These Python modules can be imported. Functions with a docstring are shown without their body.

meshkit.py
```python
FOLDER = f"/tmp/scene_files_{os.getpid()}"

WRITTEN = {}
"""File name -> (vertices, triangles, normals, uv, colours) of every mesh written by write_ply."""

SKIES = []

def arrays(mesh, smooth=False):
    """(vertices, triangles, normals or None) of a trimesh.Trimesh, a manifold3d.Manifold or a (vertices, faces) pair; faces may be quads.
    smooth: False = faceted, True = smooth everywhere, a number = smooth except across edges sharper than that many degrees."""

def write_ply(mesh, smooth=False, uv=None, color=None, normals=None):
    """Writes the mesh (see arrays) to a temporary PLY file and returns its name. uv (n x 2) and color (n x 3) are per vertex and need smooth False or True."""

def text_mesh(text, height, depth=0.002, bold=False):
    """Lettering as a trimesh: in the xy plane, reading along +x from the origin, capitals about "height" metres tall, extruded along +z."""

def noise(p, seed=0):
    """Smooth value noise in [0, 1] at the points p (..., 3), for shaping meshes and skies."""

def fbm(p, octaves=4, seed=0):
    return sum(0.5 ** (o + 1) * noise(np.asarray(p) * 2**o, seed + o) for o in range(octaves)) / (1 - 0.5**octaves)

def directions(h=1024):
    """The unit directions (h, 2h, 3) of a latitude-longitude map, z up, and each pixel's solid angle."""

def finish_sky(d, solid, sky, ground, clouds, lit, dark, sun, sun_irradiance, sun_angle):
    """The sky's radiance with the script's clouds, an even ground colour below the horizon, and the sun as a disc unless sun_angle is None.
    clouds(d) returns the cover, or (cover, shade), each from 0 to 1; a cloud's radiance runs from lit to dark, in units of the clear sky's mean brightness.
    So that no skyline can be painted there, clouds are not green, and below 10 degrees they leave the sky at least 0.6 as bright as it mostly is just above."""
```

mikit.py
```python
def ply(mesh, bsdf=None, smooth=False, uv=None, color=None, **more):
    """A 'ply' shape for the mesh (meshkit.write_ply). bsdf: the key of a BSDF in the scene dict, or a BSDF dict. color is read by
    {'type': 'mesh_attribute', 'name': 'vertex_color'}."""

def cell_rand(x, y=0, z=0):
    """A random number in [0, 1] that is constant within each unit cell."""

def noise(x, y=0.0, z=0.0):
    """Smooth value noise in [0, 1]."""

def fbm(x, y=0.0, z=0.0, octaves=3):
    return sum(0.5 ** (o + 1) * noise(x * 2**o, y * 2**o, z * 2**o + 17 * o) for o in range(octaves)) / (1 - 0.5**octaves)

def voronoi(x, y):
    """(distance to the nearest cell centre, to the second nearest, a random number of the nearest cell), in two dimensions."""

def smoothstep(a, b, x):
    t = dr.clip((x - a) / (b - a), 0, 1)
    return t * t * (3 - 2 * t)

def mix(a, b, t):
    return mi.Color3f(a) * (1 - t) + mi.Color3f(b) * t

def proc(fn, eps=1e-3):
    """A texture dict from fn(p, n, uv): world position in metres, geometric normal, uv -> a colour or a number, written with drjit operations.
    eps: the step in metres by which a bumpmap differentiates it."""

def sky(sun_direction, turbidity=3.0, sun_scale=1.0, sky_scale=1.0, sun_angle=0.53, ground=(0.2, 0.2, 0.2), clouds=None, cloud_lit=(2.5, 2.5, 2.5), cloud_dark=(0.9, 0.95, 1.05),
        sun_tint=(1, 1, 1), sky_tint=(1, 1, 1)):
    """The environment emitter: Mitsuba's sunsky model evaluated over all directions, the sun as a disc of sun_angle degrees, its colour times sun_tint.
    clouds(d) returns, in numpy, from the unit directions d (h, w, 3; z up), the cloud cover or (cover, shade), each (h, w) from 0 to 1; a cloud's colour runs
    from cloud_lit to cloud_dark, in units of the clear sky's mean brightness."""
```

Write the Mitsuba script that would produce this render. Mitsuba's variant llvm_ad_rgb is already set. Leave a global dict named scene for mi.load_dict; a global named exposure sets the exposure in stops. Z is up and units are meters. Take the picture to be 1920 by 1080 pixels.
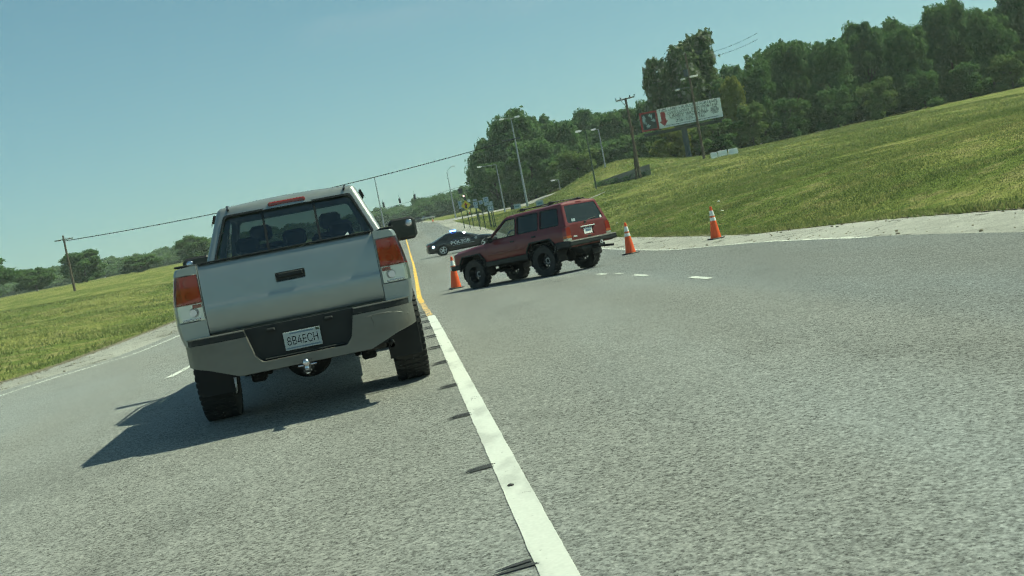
import math, random
import numpy as np, trimesh, mitsuba as mi, drjit as dr
import manifold3d as m3
import shapely.geometry as sg
from shapely.ops import unary_union
import meshkit, mikit
from mikit import ply, proc, noise, fbm, cell_rand, smoothstep, mix, voronoi

scene, labels = {}, {}
rng = np.random.default_rng(7)
T = mi.ScalarTransform4f
# ------------------------------------------------------------------ camera, sky, exposure
FOC, ROLL, PITCH, CAMZ = 2000.0, math.radians(11.0), math.atan(125 / 2000), 1.27
C0 = np.array([0, 0, CAMZ])
_cp, _sp, _c, _s = math.cos(PITCH), math.sin(PITCH), math.cos(ROLL), math.sin(ROLL)
FWD, DOWN, RIGHT = np.array([0, _cp, -_sp]), np.array([0, -_sp, -_cp]), np.array([1.0, 0, 0])
IX, IY = _c * RIGHT + _s * DOWN, -_s * RIGHT + _c * DOWN
scene['camera'] = {'type': 'perspective', 'fov': math.degrees(2 * math.atan(960 / FOC)), 'fov_axis': 'x', 'near_clip': 0.1, 'far_clip': 4000.0,
                   'to_world': T().look_at(origin=C0.tolist(), target=(C0 + FWD).tolist(), up=(-IY).tolist())}
SUN_EL = math.radians(54)
SUN = np.array([0.96 * math.cos(SUN_EL), 0.27 * math.cos(SUN_EL), math.sin(SUN_EL)])
def cloud_cover(d):
    # faint high wisps, as the photograph has over the tall trees
    n = meshkit.fbm(d * np.array([9.0, 9.0, 30.0]), 5, 5)
    return np.clip((n - 0.60) / 0.30, 0, 1) * 0.15 * np.clip((d[..., 2] - 0.14) / 0.1, 0, 1)
scene['sky'] = mikit.sky(SUN.tolist(), turbidity=4.0, sky_scale=0.60, sun_tint=(0.77, 1.0, 0.95), sky_tint=(0.86, 1.19, 0.92), clouds=cloud_cover)
exposure = 2.17

# ------------------------------------------------------------------ placing from the survey of the photograph (used once, to measure where things stand)
def ray(u, v):
    d = FWD + (u - 960) / FOC * IX + (v - 540) / FOC * IY
    return d / d[1]
def pix(u, v, Y):
    return C0 + ray(u, v) * Y
ROAD_D, ROAD_N, ROAD_O = np.array([-0.098, 0.9952]), np.array([0.9952, 0.098]), np.array([0.34, 0.0])
def st(x, y):
    dx, dy = x - ROAD_O[0], y - ROAD_O[1]
    return dx * ROAD_D[0] + dy * ROAD_D[1], dx * ROAD_N[0] + dy * ROAD_N[1]
def xy(s, t):
    return ROAD_O[0] + s * ROAD_D[0] + t * ROAD_N[0], ROAD_O[1] + s * ROAD_D[1] + t * ROAD_N[1]
from scipy.interpolate import PchipInterpolator
PROF = PchipInterpolator([-700, -60, 0, 10, 14, 17.7, 21, 26.5, 29, 33, 41, 50, 66, 78, 107, 131, 178, 300, 420, 500, 700, 1400],
                         [-3, -.3, 0, -.03, -.035, -.07, -.12, -.275, -.345, -.37, -.36, -.31, -.33, -.26, .76, 1.47, 3.05, 5.6, 8.0, 9.6, 12.5, 18])
def H(x, y):
    x, y = np.asarray(x, float), np.asarray(y, float)
    s, t = st(x, y)
    z = PROF(np.clip(y, -700, 1400))
    shift = 13 * np.clip((s - 112) / 60, 0, 1) ** 1.5
    u = np.maximum(0, t - 9.4 - shift)
    z = z + 2.95 * (1 - np.exp(-u / 18)) * (1 - np.exp(-(u / 2.0) ** 2)) + 0.022 * np.maximum(0, u - 45)
    z = z + 2.7 * np.exp(-((x - 18.5) / 8.0) ** 2 - ((y - 158) / 17.0) ** 2)
    ul = np.maximum(0, -t - 11.0)
    z = z + 1.6 * (1 - np.exp(-ul / 30)) * np.clip(ul / 6, 0, 1)
    lump = (meshkit.fbm(np.stack([x / 7, y / 7, 0 * x], -1), 3, 3) - .5) * 0.35
    return z + lump * np.clip(np.maximum(u, ul) / 6, 0, 1)
def ground(u, v, lo=3.0, hi=700.0):
    d = ray(u, v)
    ys = np.geomspace(lo, hi, 4000)
    f = C0[2] + d[2] * ys - H(d[0] * ys, ys)
    i = np.nonzero(f < 0)[0]
    Y = ys[i[0]] if len(i) else hi
    return np.array([d[0] * Y, Y, float(H(d[0] * Y, Y))])

# ------------------------------------------------------------------ materials
def rgb(*c): return {'type': 'rgb', 'value': list(map(float, c))}
def C(*c): return mi.Color3f(*map(float, c))
def road_t(p): return (p.x - 0.34) * 0.9952 + p.y * 0.098
def road_s(p): return (p.x - 0.34) * -0.098 + p.y * 0.9952
def asphalt_col(p, n, uv):
    t, s = road_t(p), road_s(p)
    big = fbm(t * 0.55 + 3, s * 0.12, 0.0, 4)
    lane = smoothstep(3.2, 3.9, t + 0.35 * (fbm(s * 0.6, t, 3.0) - 0.5)) * 0.10
    wheel = dr.exp(-dr.square((dr.abs(t - 1.75) - 0.85) / 0.4)) * 0.07
    g1 = noise(p.x * 62, p.y * 62, 0.0)
    g2 = noise(p.x * 150 + 9, p.y * 150, 0.0)
    g3 = cell_rand(p.x * 110, p.y * 110, 1.0)
    grain = (g1 - 0.5) * 1.05 + (g2 - 0.5) * 0.75 + dr.select(g3 > 0.93, 0.30, 0.0) - dr.select(g3 < 0.07, 0.35, 0.0)
    mid = fbm(p.x * 3.1, p.y * 3.1, 5.0, 4) - 0.5
    v = 0.178 * (1 + 0.36 * (big - 0.5) - lane - wheel + 0.16 * mid + grain * 0.85)
    blot = smoothstep(0.66, 0.80, fbm(p.x * 0.9 + 40, p.y * 0.5, 2.0, 4)) * 0.12
    v = dr.maximum(v * (1 - blot), 0.03)
    return mix(C(1.0, 0.985, 0.93), C(0.92, 0.98, 1.0), smoothstep(0, 0.25, lane + 0.3 * (big - 0.3))) * v
def asphalt_h(p, n, uv): return noise(p.x * 48, p.y * 48, 0.0) * 0.6 + noise(p.x * 170, p.y * 170, 3.0) * 0.4
def conc_col(p, n, uv):
    t, s = road_t(p), road_s(p)
    v = 0.33 * (1 + 0.5 * (fbm(t * 0.5, s * 0.15, 1.0, 4) - 0.5) + 0.45 * (fbm(p.x * 4, p.y * 4, 0.0, 4) - 0.5) + 0.5 * (noise(p.x * 40, p.y * 40, 0.0) - 0.5))
    crack = smoothstep(0.05, 0.02, dr.abs(fbm(p.x * .5, p.y * .35, 7.0, 4) - 0.5) * 3) * 0.18
    return C(1.0, 0.98, 0.90) * dr.maximum(v - crack, .05)
def grass_col(p, n, uv):
    a = fbm(p.x * 0.25, p.y * 0.12, 0.0, 4)
    b = fbm(p.x * 1.6, p.y * 1.1, 4.0, 4)
    c = noise(p.x * 9, p.y * 7, 0.0)
    k = smoothstep(0.38, 0.62, a * 0.6 + b * 0.4)
    col = mix(C(0.11, 0.14, 0.042), C(0.20, 0.205, 0.070), k)
    col = mix(col, C(0.26, 0.22, 0.12), smoothstep(0.54, 0.70, b) * 0.4)
    return col * (0.70 + 0.6 * c)
def soil_h(p, n, uv): return noise(p.x * 6, p.y * 6, 0.0)
def verge_col(p, n, uv):
    return mix(C(.13, .11, .075), C(.24, .215, .16), noise(p.x * 14, p.y * 14, 0.0) * .6 + fbm(p.x * 2, p.y * 2, 2.0, 3) * .5)
def blade_col(p, n, uv):
    a = fbm(p.x * 0.25, p.y * 0.12, 0.0, 4)
    b = fbm(p.x * 1.6, p.y * 1.1, 4.0, 4)
    r = cell_rand(p.x * 6, p.y * 6, 2.0)
    col = mix(C(0.165, 0.205, 0.075), C(0.265, 0.285, 0.115), smoothstep(0.35, 0.65, a * 0.5 + r * 0.5))
    return mix(col, C(0.34, 0.29, 0.15), smoothstep(0.54, 0.70, b) * 0.35)
def paint_wear(base, road, thr):
    def f(p, n, uv):
        w = fbm(p.x * 9, p.y * 9, 1.0, 4) * 0.6 + noise(p.x * 60, p.y * 60, 2.0) * 0.4
        k = smoothstep(thr, thr + 0.10, w)
        dirt = 1 - 0.22 * smoothstep(0.45, 0.7, fbm(p.x * 5, p.y * 2, 8.0, 4)) + 0.10 * (noise(p.x * 90, p.y * 90, 0.0) - 0.5)
        return mix(C(*base) * dirt, C(*road), k)
    return f
def diff(name, col, rough=None, spec=None):
    base = {'type': 'diffuse', 'reflectance': col if isinstance(col, dict) else rgb(*col)} if rough is None else \
           {'type': 'principled', 'base_color': col if isinstance(col, dict) else rgb(*col), 'roughness': rough, **({'specular': spec} if spec is not None else {})}
    scene[name] = {'type': 'twosided', 'bsdf': base}
    return name
scene['m_asphalt'] = {'type': 'bumpmap', 'scale': 0.006, 'arbitrary': proc(asphalt_h, 2e-3), 'bsdf': {'type': 'principled', 'base_color': proc(asphalt_col), 'roughness': 0.85, 'specular': 0.3}}
diff('m_conc', proc(conc_col))
diff('m_grass_soil', proc(grass_col))
diff('m_verge', proc(verge_col))
diff('m_white_line', proc(paint_wear((0.50, 0.50, 0.465), (0.20, 0.20, 0.185), 0.74)), 0.7)
diff('m_white_old', proc(paint_wear((0.54, 0.54, 0.50), (0.20, 0.20, 0.185), 0.56)), 0.7)
diff('m_yellow', proc(paint_wear((0.74, 0.43, 0.07), (0.21, 0.20, 0.17), 0.60)), 0.7)
diff('m_yellow_old', proc(paint_wear((0.60, 0.36, 0.12), (0.20, 0.19, 0.17), 0.47)), 0.7)
diff('m_near_black', (0.035, 0.035, 0.036), 0.7)  # plain dark grey for the short road strips and the pebble
diff('m_black_plastic', (0.018, 0.020, 0.021), 0.5, 0.3)
diff('m_under', (0.018, 0.018, 0.018), 0.8)
def tyre_col(p, n, uv): return C(0.018, 0.018, 0.0175) * (0.8 + 0.9 * fbm(p.x * 9, p.y * 9, p.z * 9, 3))
diff('m_rubber', proc(tyre_col), 0.8)
diff('m_rim_dark', (0.05, 0.052, 0.055), 0.45)
scene['m_chrome'] = {'type': 'roughconductor', 'material': 'Cr', 'alpha': 0.12}
scene['m_alloy'] = {'type': 'principled', 'base_color': rgb(.62, .63, .65), 'metallic': 0.9, 'roughness': 0.3}
def carpaint(name, col, metallic, rough, dirt, dirtcol=(0.16, 0.14, 0.11)):
    def f(p, n, uv):
        k = dr.clip(fbm(p.x * 4, p.y * 4, p.z * 7, 4) - 0.42, 0, 1) * 2.2 * dirt + 0.15 * dirt * noise(p.x * 90, p.y * 90, p.z * 90)
        return mix(C(*col), C(*dirtcol), dr.clip(k, 0, 1))
    def r(p, n, uv): return rough + 0.12 * fbm(p.x * 6, p.y * 6, p.z * 6, 3) + 0.3 * dirt * fbm(p.x * 3, p.y * 3, p.z * 3, 3)
    scene[name] = {'type': 'twosided', 'bsdf': {'type': 'principled', 'base_color': proc(f), 'metallic': metallic, 'roughness': proc(r), 'clearcoat': 0.6, 'clearcoat_gloss': 0.9}}
carpaint('m_silver', (0.31, 0.33, 0.325), 0.6, 0.27, 0.10)
carpaint('m_silver_dirty', (0.145, 0.143, 0.132), 0.4, 0.28, 0.5, (0.085, 0.072, 0.056))
carpaint('m_maroon', (0.140, 0.017, 0.020), 0.10, 0.20, 0.10, (0.16, 0.09, 0.07))
carpaint('m_police', (0.006, 0.008, 0.010), 0.0, 0.12, 0.03, (0.03, 0.028, 0.025))
diff('m_tint', (0.014, 0.018, 0.019), 0.06)
scene['m_glass'] = {'type': 'thindielectric', 'specular_transmittance': rgb(.62, .68, .64)}
scene['m_privacy'] = {'type': 'thindielectric', 'specular_transmittance': rgb(.17, .20, .195)}
diff('m_dark_glass', (0.008, 0.010, 0.011), 0.08)
diff('m_cabin', (0.045, 0.047, 0.047), 0.7)
diff('m_seat', (0.07, 0.075, 0.07), 0.8)
scene['m_red_cover'] = {'type': 'thindielectric', 'specular_transmittance': rgb(.62, .075, .055)}
scene['m_clear_cover'] = {'type': 'thindielectric', 'specular_transmittance': rgb(.93, .95, .94)}
scene['m_reflector'] = {'type': 'twosided', 'bsdf': {'type': 'principled', 'base_color': rgb(.72, .73, .73), 'metallic': 0.85, 'roughness': 0.28}}
scene['m_red_lens'] = {'type': 'principled', 'base_color': rgb(.22, .014, .010), 'roughness': 0.10, 'clearcoat': 1.0, 'clearcoat_gloss': 0.95}
scene['m_amber_lens'] = {'type': 'principled', 'base_color': rgb(.36, .07, .015), 'roughness': 0.2, 'clearcoat': 1.0}
def clear_col(p, n, uv): return mix(C(.34, .35, .33), C(.66, .66, .62), smoothstep(.4, .6, noise(p.x * 8, p.y * 8, p.z * 55)))
scene['m_clear_lens'] = {'type': 'principled', 'base_color': proc(clear_col), 'metallic': 0.7, 'roughness': 0.2, 'clearcoat': 1.0}
diff('m_white', (0.78, 0.78, 0.76), 0.5)
diff('m_plate', (0.40, 0.43, 0.43), 0.5)
diff('m_plate_blue', (0.14, 0.20, 0.27), 0.5)
diff('m_ink', (0.02, 0.022, 0.03), 0.7, 0.2)
diff('m_sticker', (0.75, 0.76, 0.74), 0.6)
diff('m_orange', (0.80, 0.105, 0.022), 0.5)
diff('m_band', (0.76, 0.77, 0.74), 0.45)
diff('m_band_orange', (0.70, 0.16, 0.05), 0.45)
def wood_col(p, n, uv): return mix(C(.10, .075, .055), C(.17, .14, .11), fbm(p.x * 12, p.y * 12, p.z * 0.8, 4))
diff('m_wood', proc(wood_col))
def galv_col(p, n, uv): return C(.30, .325, .335) * (0.8 + 0.4 * fbm(p.x * 3, p.y * 3, p.z * 1.5, 3))
diff('m_galv', proc(galv_col), 0.5)
diff('m_lamp_head', (0.74, 0.75, 0.74), 0.4)
diff('m_dark_steel', (0.045, 0.060, 0.075), 0.5)
diff('m_cable', (0.03, 0.03, 0.032))
diff('m_green_post', (0.06, 0.085, 0.055), 0.6)
diff('m_sign_grey', (0.34, 0.42, 0.45), 0.5)
diff('m_sign_blue', (0.10, 0.20, 0.30), 0.5)
diff('m_sign_white', (0.62, 0.68, 0.68), 0.5)
diff('m_sign_yellow', (0.55, 0.44, 0.03), 0.5)
diff('m_sign_red', (0.36, 0.02, 0.02), 0.5)
def board_col(p, n, uv): return C(.78, .80, .78) * (0.90 + 0.2 * fbm(p.x * 0.8, p.y, p.z * 2.5, 4))
diff('m_board', proc(board_col), 0.6)
diff('m_board_red', (0.33, 0.03, 0.025), 0.6)
diff('m_board_dark', (0.035, 0.045, 0.05), 0.6)
diff('m_print_grey', (0.13, 0.15, 0.16), 0.6)
def wall_col(p, n, uv): return mix(C(.19, .165, .145), C(.38, .345, .30), fbm(p.x * 1.2, p.y * 1.2, p.z * 3.5, 4))
diff('m_wall', proc(wall_col))
def bark_col(p, n, uv): return mix(C(.06, .05, .04), C(.13, .11, .09), fbm(p.x * 4, p.y * 4, p.z * 0.7, 3))
diff('m_bark', proc(bark_col))
def leafmat(name, a, b, c=None):
    def f(p, n, uv):
        r = cell_rand(p.x * 2.3, p.y * 2.3, p.z * 2.3)
        k = fbm(p.x * 0.22, p.y * 0.22, p.z * 0.22, 3)
        col = mix(C(*a), C(*b), dr.clip(0.6 * r + 0.9 * (k - 0.3), 0, 1))
        return col if c is None else mix(col, C(*c), smoothstep(0.80, 0.9, cell_rand(p.x * 1.4, p.y * 1.4, p.z * 1.4)))
    scene[name] = {'type': 'principledthin', 'base_color': proc(f), 'roughness': 0.6, 'diff_trans': 0.7, 'spec_trans': 0.0}
leafmat('m_leaf', (0.066, 0.138, 0.054), (0.160, 0.240, 0.086))
leafmat('m_leaf_light', (0.105, 0.165, 0.055), (0.19, 0.245, 0.09))
leafmat('m_leaf_poplar', (0.070, 0.120, 0.045), (0.145, 0.185, 0.072), (0.34, 0.35, 0.27))
leafmat('m_leaf_yellow', (0.17, 0.20, 0.045), (0.28, 0.29, 0.075))
scene['m_blade'] = {'type': 'principledthin', 'base_color': proc(blade_col), 'roughness': 0.6, 'diff_trans': 0.8}

# ------------------------------------------------------------------ mesh helpers
cat = trimesh.util.concatenate
def TM(v, f): return trimesh.Trimesh(np.asarray(v, float), np.asarray(f, int), process=False)
def hull(pts): return trimesh.convex.convex_hull(np.asarray(pts, float))
def rbox(lo, hi, b=0.0):
    lo, hi = np.minimum(lo, hi).astype(float), np.maximum(lo, hi).astype(float)
    if b <= 0:
        m = trimesh.creation.box(extents=hi - lo); m.apply_translation((lo + hi) / 2); return m
    pts = []
    for k in range(3):
        l, h = lo + b, hi - b
        l[k], h[k] = lo[k], hi[k]
        pts += [[(l, h)[i][0], (l, h)[j][1], (l, h)[q][2]] for i in (0, 1) for j in (0, 1) for q in (0, 1)]
    return hull(pts)
def tube(pts, r, n=8):
    pts = np.asarray(pts, float); r = np.broadcast_to(r, (len(pts),)).astype(float)
    t = np.gradient(pts, axis=0); t /= np.linalg.norm(t, axis=1, keepdims=True)
    a = np.cross(t, [0, 0, 1.0] if abs(t[:, 2]).mean() < .8 else [1.0, 0, 0]); a /= np.linalg.norm(a, axis=1, keepdims=True)
    b = np.cross(t, a); an = np.arange(n) * 2 * np.pi / n
    v = (pts[:, None] + r[:, None, None] * (np.cos(an)[None, :, None] * a[:, None] + np.sin(an)[None, :, None] * b[:, None])).reshape(-1, 3)
    f = []
    m = len(pts)
    for i in range(m - 1):
        for j in range(n):
            p, q = i * n + j, i * n + (j + 1) % n
            f += [[p, q, q + n], [p, q + n, p + n]]
    v = np.vstack([v, pts[:1], pts[-1:]])
    for j in range(n):
        f += [[m * n, (j + 1) % n, j], [m * n + 1, (m - 1) * n + j, (m - 1) * n + (j + 1) % n]]
    g = TM(v, f)
    if g.volume < 0: g.invert()
    return g
def lathe(prof, n=32, axis='z', close=True):
    g = trimesh.creation.revolve(np.asarray(prof, float), sections=n)
    if g.volume < 0: g.invert()
    if axis == 'y': g.apply_transform(trimesh.transformations.rotation_matrix(math.pi / 2, [1, 0, 0]))
    if axis == 'x': g.apply_transform(trimesh.transformations.rotation_matrix(math.pi / 2, [0, 1, 0]))
    return g
def cyl(p0, p1, r, n=20, r2=None): return tube([p0, p1], [r, r if r2 is None else r2], n)
def prism(poly, a, b, axis):
    """polygon extruded along an axis from a to b. axis y: poly is (x,z); axis x: (y,z); axis z: (x,y)."""
    g = trimesh.creation.extrude_polygon(sg.Polygon(poly) if not isinstance(poly, sg.Polygon) else poly, b - a, engine='earcut')
    v = g.vertices.copy(); p, q, h = v[:, 0], v[:, 1], v[:, 2] + a
    g.vertices = np.stack({'y': (p, h, q), 'x': (h, p, q), 'z': (p, q, h)}[axis], 1)
    if g.volume < 0: g.invert()
    return g
def rpoly(pts, r): return sg.Polygon(pts).buffer(-r).buffer(r, quad_segs=4)
def mf(g):
    g = trimesh.Trimesh(g.vertices, g.faces); g.merge_vertices()
    if g.volume < 0: g.invert()
    return m3.Manifold(m3.Mesh(np.asarray(g.vertices, np.float32), np.asarray(g.faces, np.uint32)))
def fm(m):
    q = m.to_mesh(); return TM(q.vert_properties[:, :3], q.tri_verts)
def minus(a, *bs):
    a = a if isinstance(a, m3.Manifold) else mf(a)
    for b in bs: a = a - (b if isinstance(b, m3.Manifold) else mf(b))
    return a
def chaikin(p, k=2):
    p = np.asarray(p, float)
    for _ in range(k):
        q = [p[0]]
        for i in range(len(p) - 1):
            q += [p[i] * .75 + p[i + 1] * .25, p[i] * .25 + p[i + 1] * .75]
        p = np.array(q + [p[-1]])
    return p
def loft(stations, k=2):
    rings = []
    for x, half in stations:
        h = chaikin(half, k)
        h[0, 0] = h[-1, 0] = 0
        yz = np.vstack([h, np.stack([-h[-2:0:-1, 0], h[-2:0:-1, 1]], 1)])
        rings.append(np.column_stack([np.full(len(yz), x), yz]))
    n, m = len(rings[0]), len(rings)
    v = np.vstack(rings + [rings[0].mean(0)[None], rings[-1].mean(0)[None]])
    f = []
    for i in range(m - 1):
        for j in range(n):
            p, q = i * n + j, i * n + (j + 1) % n
            f += [[p, q, q + n], [p, q + n, p + n]]
    for j in range(n):
        f += [[n * m, (j + 1) % n, j], [n * m + 1, (m - 1) * n + j, (m - 1) * n + (j + 1) % n]]
    g = TM(v, f)
    if g.volume < 0: g.invert()
    return g
def text_on(text, height, org, right, up, width=None, bold=False, off=0.004, depth=0.004):
    m = meshkit.text_mesh(text, height, depth, bold)
    right, up = np.asarray(right, float), np.asarray(up, float)
    right /= np.linalg.norm(right); up /= np.linalg.norm(up); nn = np.cross(right, up)
    v = m.vertices.copy(); w = v[:, 0].max() - v[:, 0].min()
    v[:, 0] -= v[:, 0].min()
    if width: v[:, 0] *= width / w
    m.vertices = np.asarray(org) + v[:, :1] * right + v[:, 1:2] * up + (v[:, 2:] + off) * nn
    return m
class Thing:
    """one thing: its parts are entries whose keys start with its key"""
    def __init__(self, key, label, cate, group=None, M=None):
        i, k = 0, key
        while k in labels: i += 1; k = f'{key}_{i:03d}'
        self.key, self.M = k, np.eye(4) if M is None else M
        labels[k] = {'label': label, 'category': cate}
        if group: labels[k]['group'] = group
    def add(self, part, mesh, mat, smooth=30, label=None, **more):
        if isinstance(mesh, m3.Manifold): mesh = fm(mesh)
        g = TM(mesh.vertices @ self.M[:3, :3].T + self.M[:3, 3], mesh.faces)
        base = self.key + ('__' + part if part else '')
        k, i = base, 0
        while k in scene: i += 1; k = f'{base}_{i:03d}'
        scene[k] = ply(g, mat, smooth, **more)
        if label: labels[k] = {'label': label}
        return k
def struct(key, mesh, mat, kind='structure', label=None, category=None, smooth=False):
    scene[key] = ply(mesh, mat, smooth)
    labels[key] = {'kind': kind, **({'label': label} if label else {}), **({'category': category} if category else {})}
def pose(x, y, z, yaw, pitch=0.0, roll=0.0):
    cy, sy, cp, sp, cr, sr = math.cos(yaw), math.sin(yaw), math.cos(pitch), math.sin(pitch), math.cos(roll), math.sin(roll)
    M = np.eye(4)
    M[:3, :3] = np.array([[cy, -sy, 0], [sy, cy, 0], [0, 0, 1]]) @ np.array([[cp, 0, sp], [0, 1, 0], [-sp, 0, cp]]) @ np.array([[1, 0, 0], [0, cr, -sr], [0, sr, cr]])
    M[:3, 3] = x, y, z
    return M

# ------------------------------------------------------------------ the ground: one sheet of cells in the road's own frame, shared edges
S = np.unique(np.round(np.concatenate([[-500, -250, -120, -60, -30], np.arange(-12, 60, 0.75), np.arange(60, 130, 1.5), np.arange(130, 240, 3), np.arange(240, 440, 8), [460, 500, 550, 620, 700, 800, 950, 1150]]), 3))
TT = np.unique(np.round(np.concatenate([[-900, -600, -400, -280, -200, -150, -115, -90, -70, -55, -44, -36, -30, -25, -21, -18, -15.5, -13.5, -12, -10.9], np.linspace(-8.5, 7.0, 22), [8.2, 9.4], 9.4 + np.geomspace(0.5, 850, 60)]), 3))
SS, TG = np.meshgrid(S, TT, indexing='ij')
GX, GY = xy(SS, TG)
GZ = H(GX, GY)
GV = np.stack([GX, GY, GZ], -1).reshape(-1, 3)
def cells(pred):
    i, j = np.meshgrid(np.arange(len(S) - 1), np.arange(len(TT) - 1), indexing='ij')
    sc, tc = (S[i] + S[i + 1]) / 2, (TT[j] + TT[j + 1]) / 2
    k = pred(sc, tc)
    i, j = i[k], j[k]; n = len(TT)
    a, b, c, d = i * n + j, i * n + j + 1, (i + 1) * n + j + 1, (i + 1) * n + j
    f = np.vstack([np.stack([a, b, c], 1), np.stack([a, c, d], 1)])
    u, inv = np.unique(f, return_inverse=True)
    g = TM(GV[u], inv.reshape(-1, 3))
    if g.face_normals[:, 2].mean() < 0: g.invert()
    return g
is_road = lambda s, t: (t > -8.5) & (t < 7.0) & (s < 436)
is_sh = lambda s, t: (((t > 7.0) & (t < 9.4)) | ((t < -8.5) & (t > -10.9))) & (s < 436)
struct('road', cells(is_road), 'm_asphalt', smooth=True)
struct('road_shoulder', cells(is_sh), 'm_conc', smooth=True)
struct('ground', cells(lambda s, t: ~is_road(s, t) & ~is_sh(s, t)), 'm_grass_soil', smooth=True)
def drape(poly, step, off):
    """a sheet that follows the ground inside a polygon in road coordinates (s, t)"""
    poly = sg.Polygon(poly) if not isinstance(poly, sg.Polygon) else poly
    s0, t0, s1, t1 = poly.bounds
    out = []
    for s in np.arange(s0, s1, step):
        for t in np.arange(t0, t1, step):
            q = poly.intersection(sg.box(s, t, s + step, t + step))
            for g in getattr(q, 'geoms', [q]):
                if g.geom_type == 'Polygon' and g.area > 1e-7:
                    v, f = trimesh.creation.triangulate_polygon(g, engine='earcut')
                    out.append(TM(np.column_stack([v, np.zeros(len(v))]), f))
    m = cat(out)
    x, y = xy(m.vertices[:, 0], m.vertices[:, 1])
    m.vertices = np.stack([x, y, H(x, y) + off], 1)
    if m.face_normals[:, 2].mean() < 0: m.invert()
    m.merge_vertices()
    return m
r_ = np.random.default_rng(21)
for key, sg_t in (('verge_soil', 9.4), ('verge_soil_001', -10.9)):
    q = 1 if sg_t > 0 else -1; ss_ = np.arange(6, 110, .35)
    ed = .10 + .22 * meshkit.fbm(np.stack([ss_ * .5, 0 * ss_, 0 * ss_], -1), 4, 31 + q) + r_.random(len(ss_)) * .10
    struct(key, drape(sg.Polygon(np.vstack([np.column_stack([ss_, sg_t - q * ed]), np.column_stack([ss_, 0 * ss_ + sg_t + q * .12])[::-1]])).buffer(0), 2.0, 0.012), 'm_verge', smooth=True)
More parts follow.
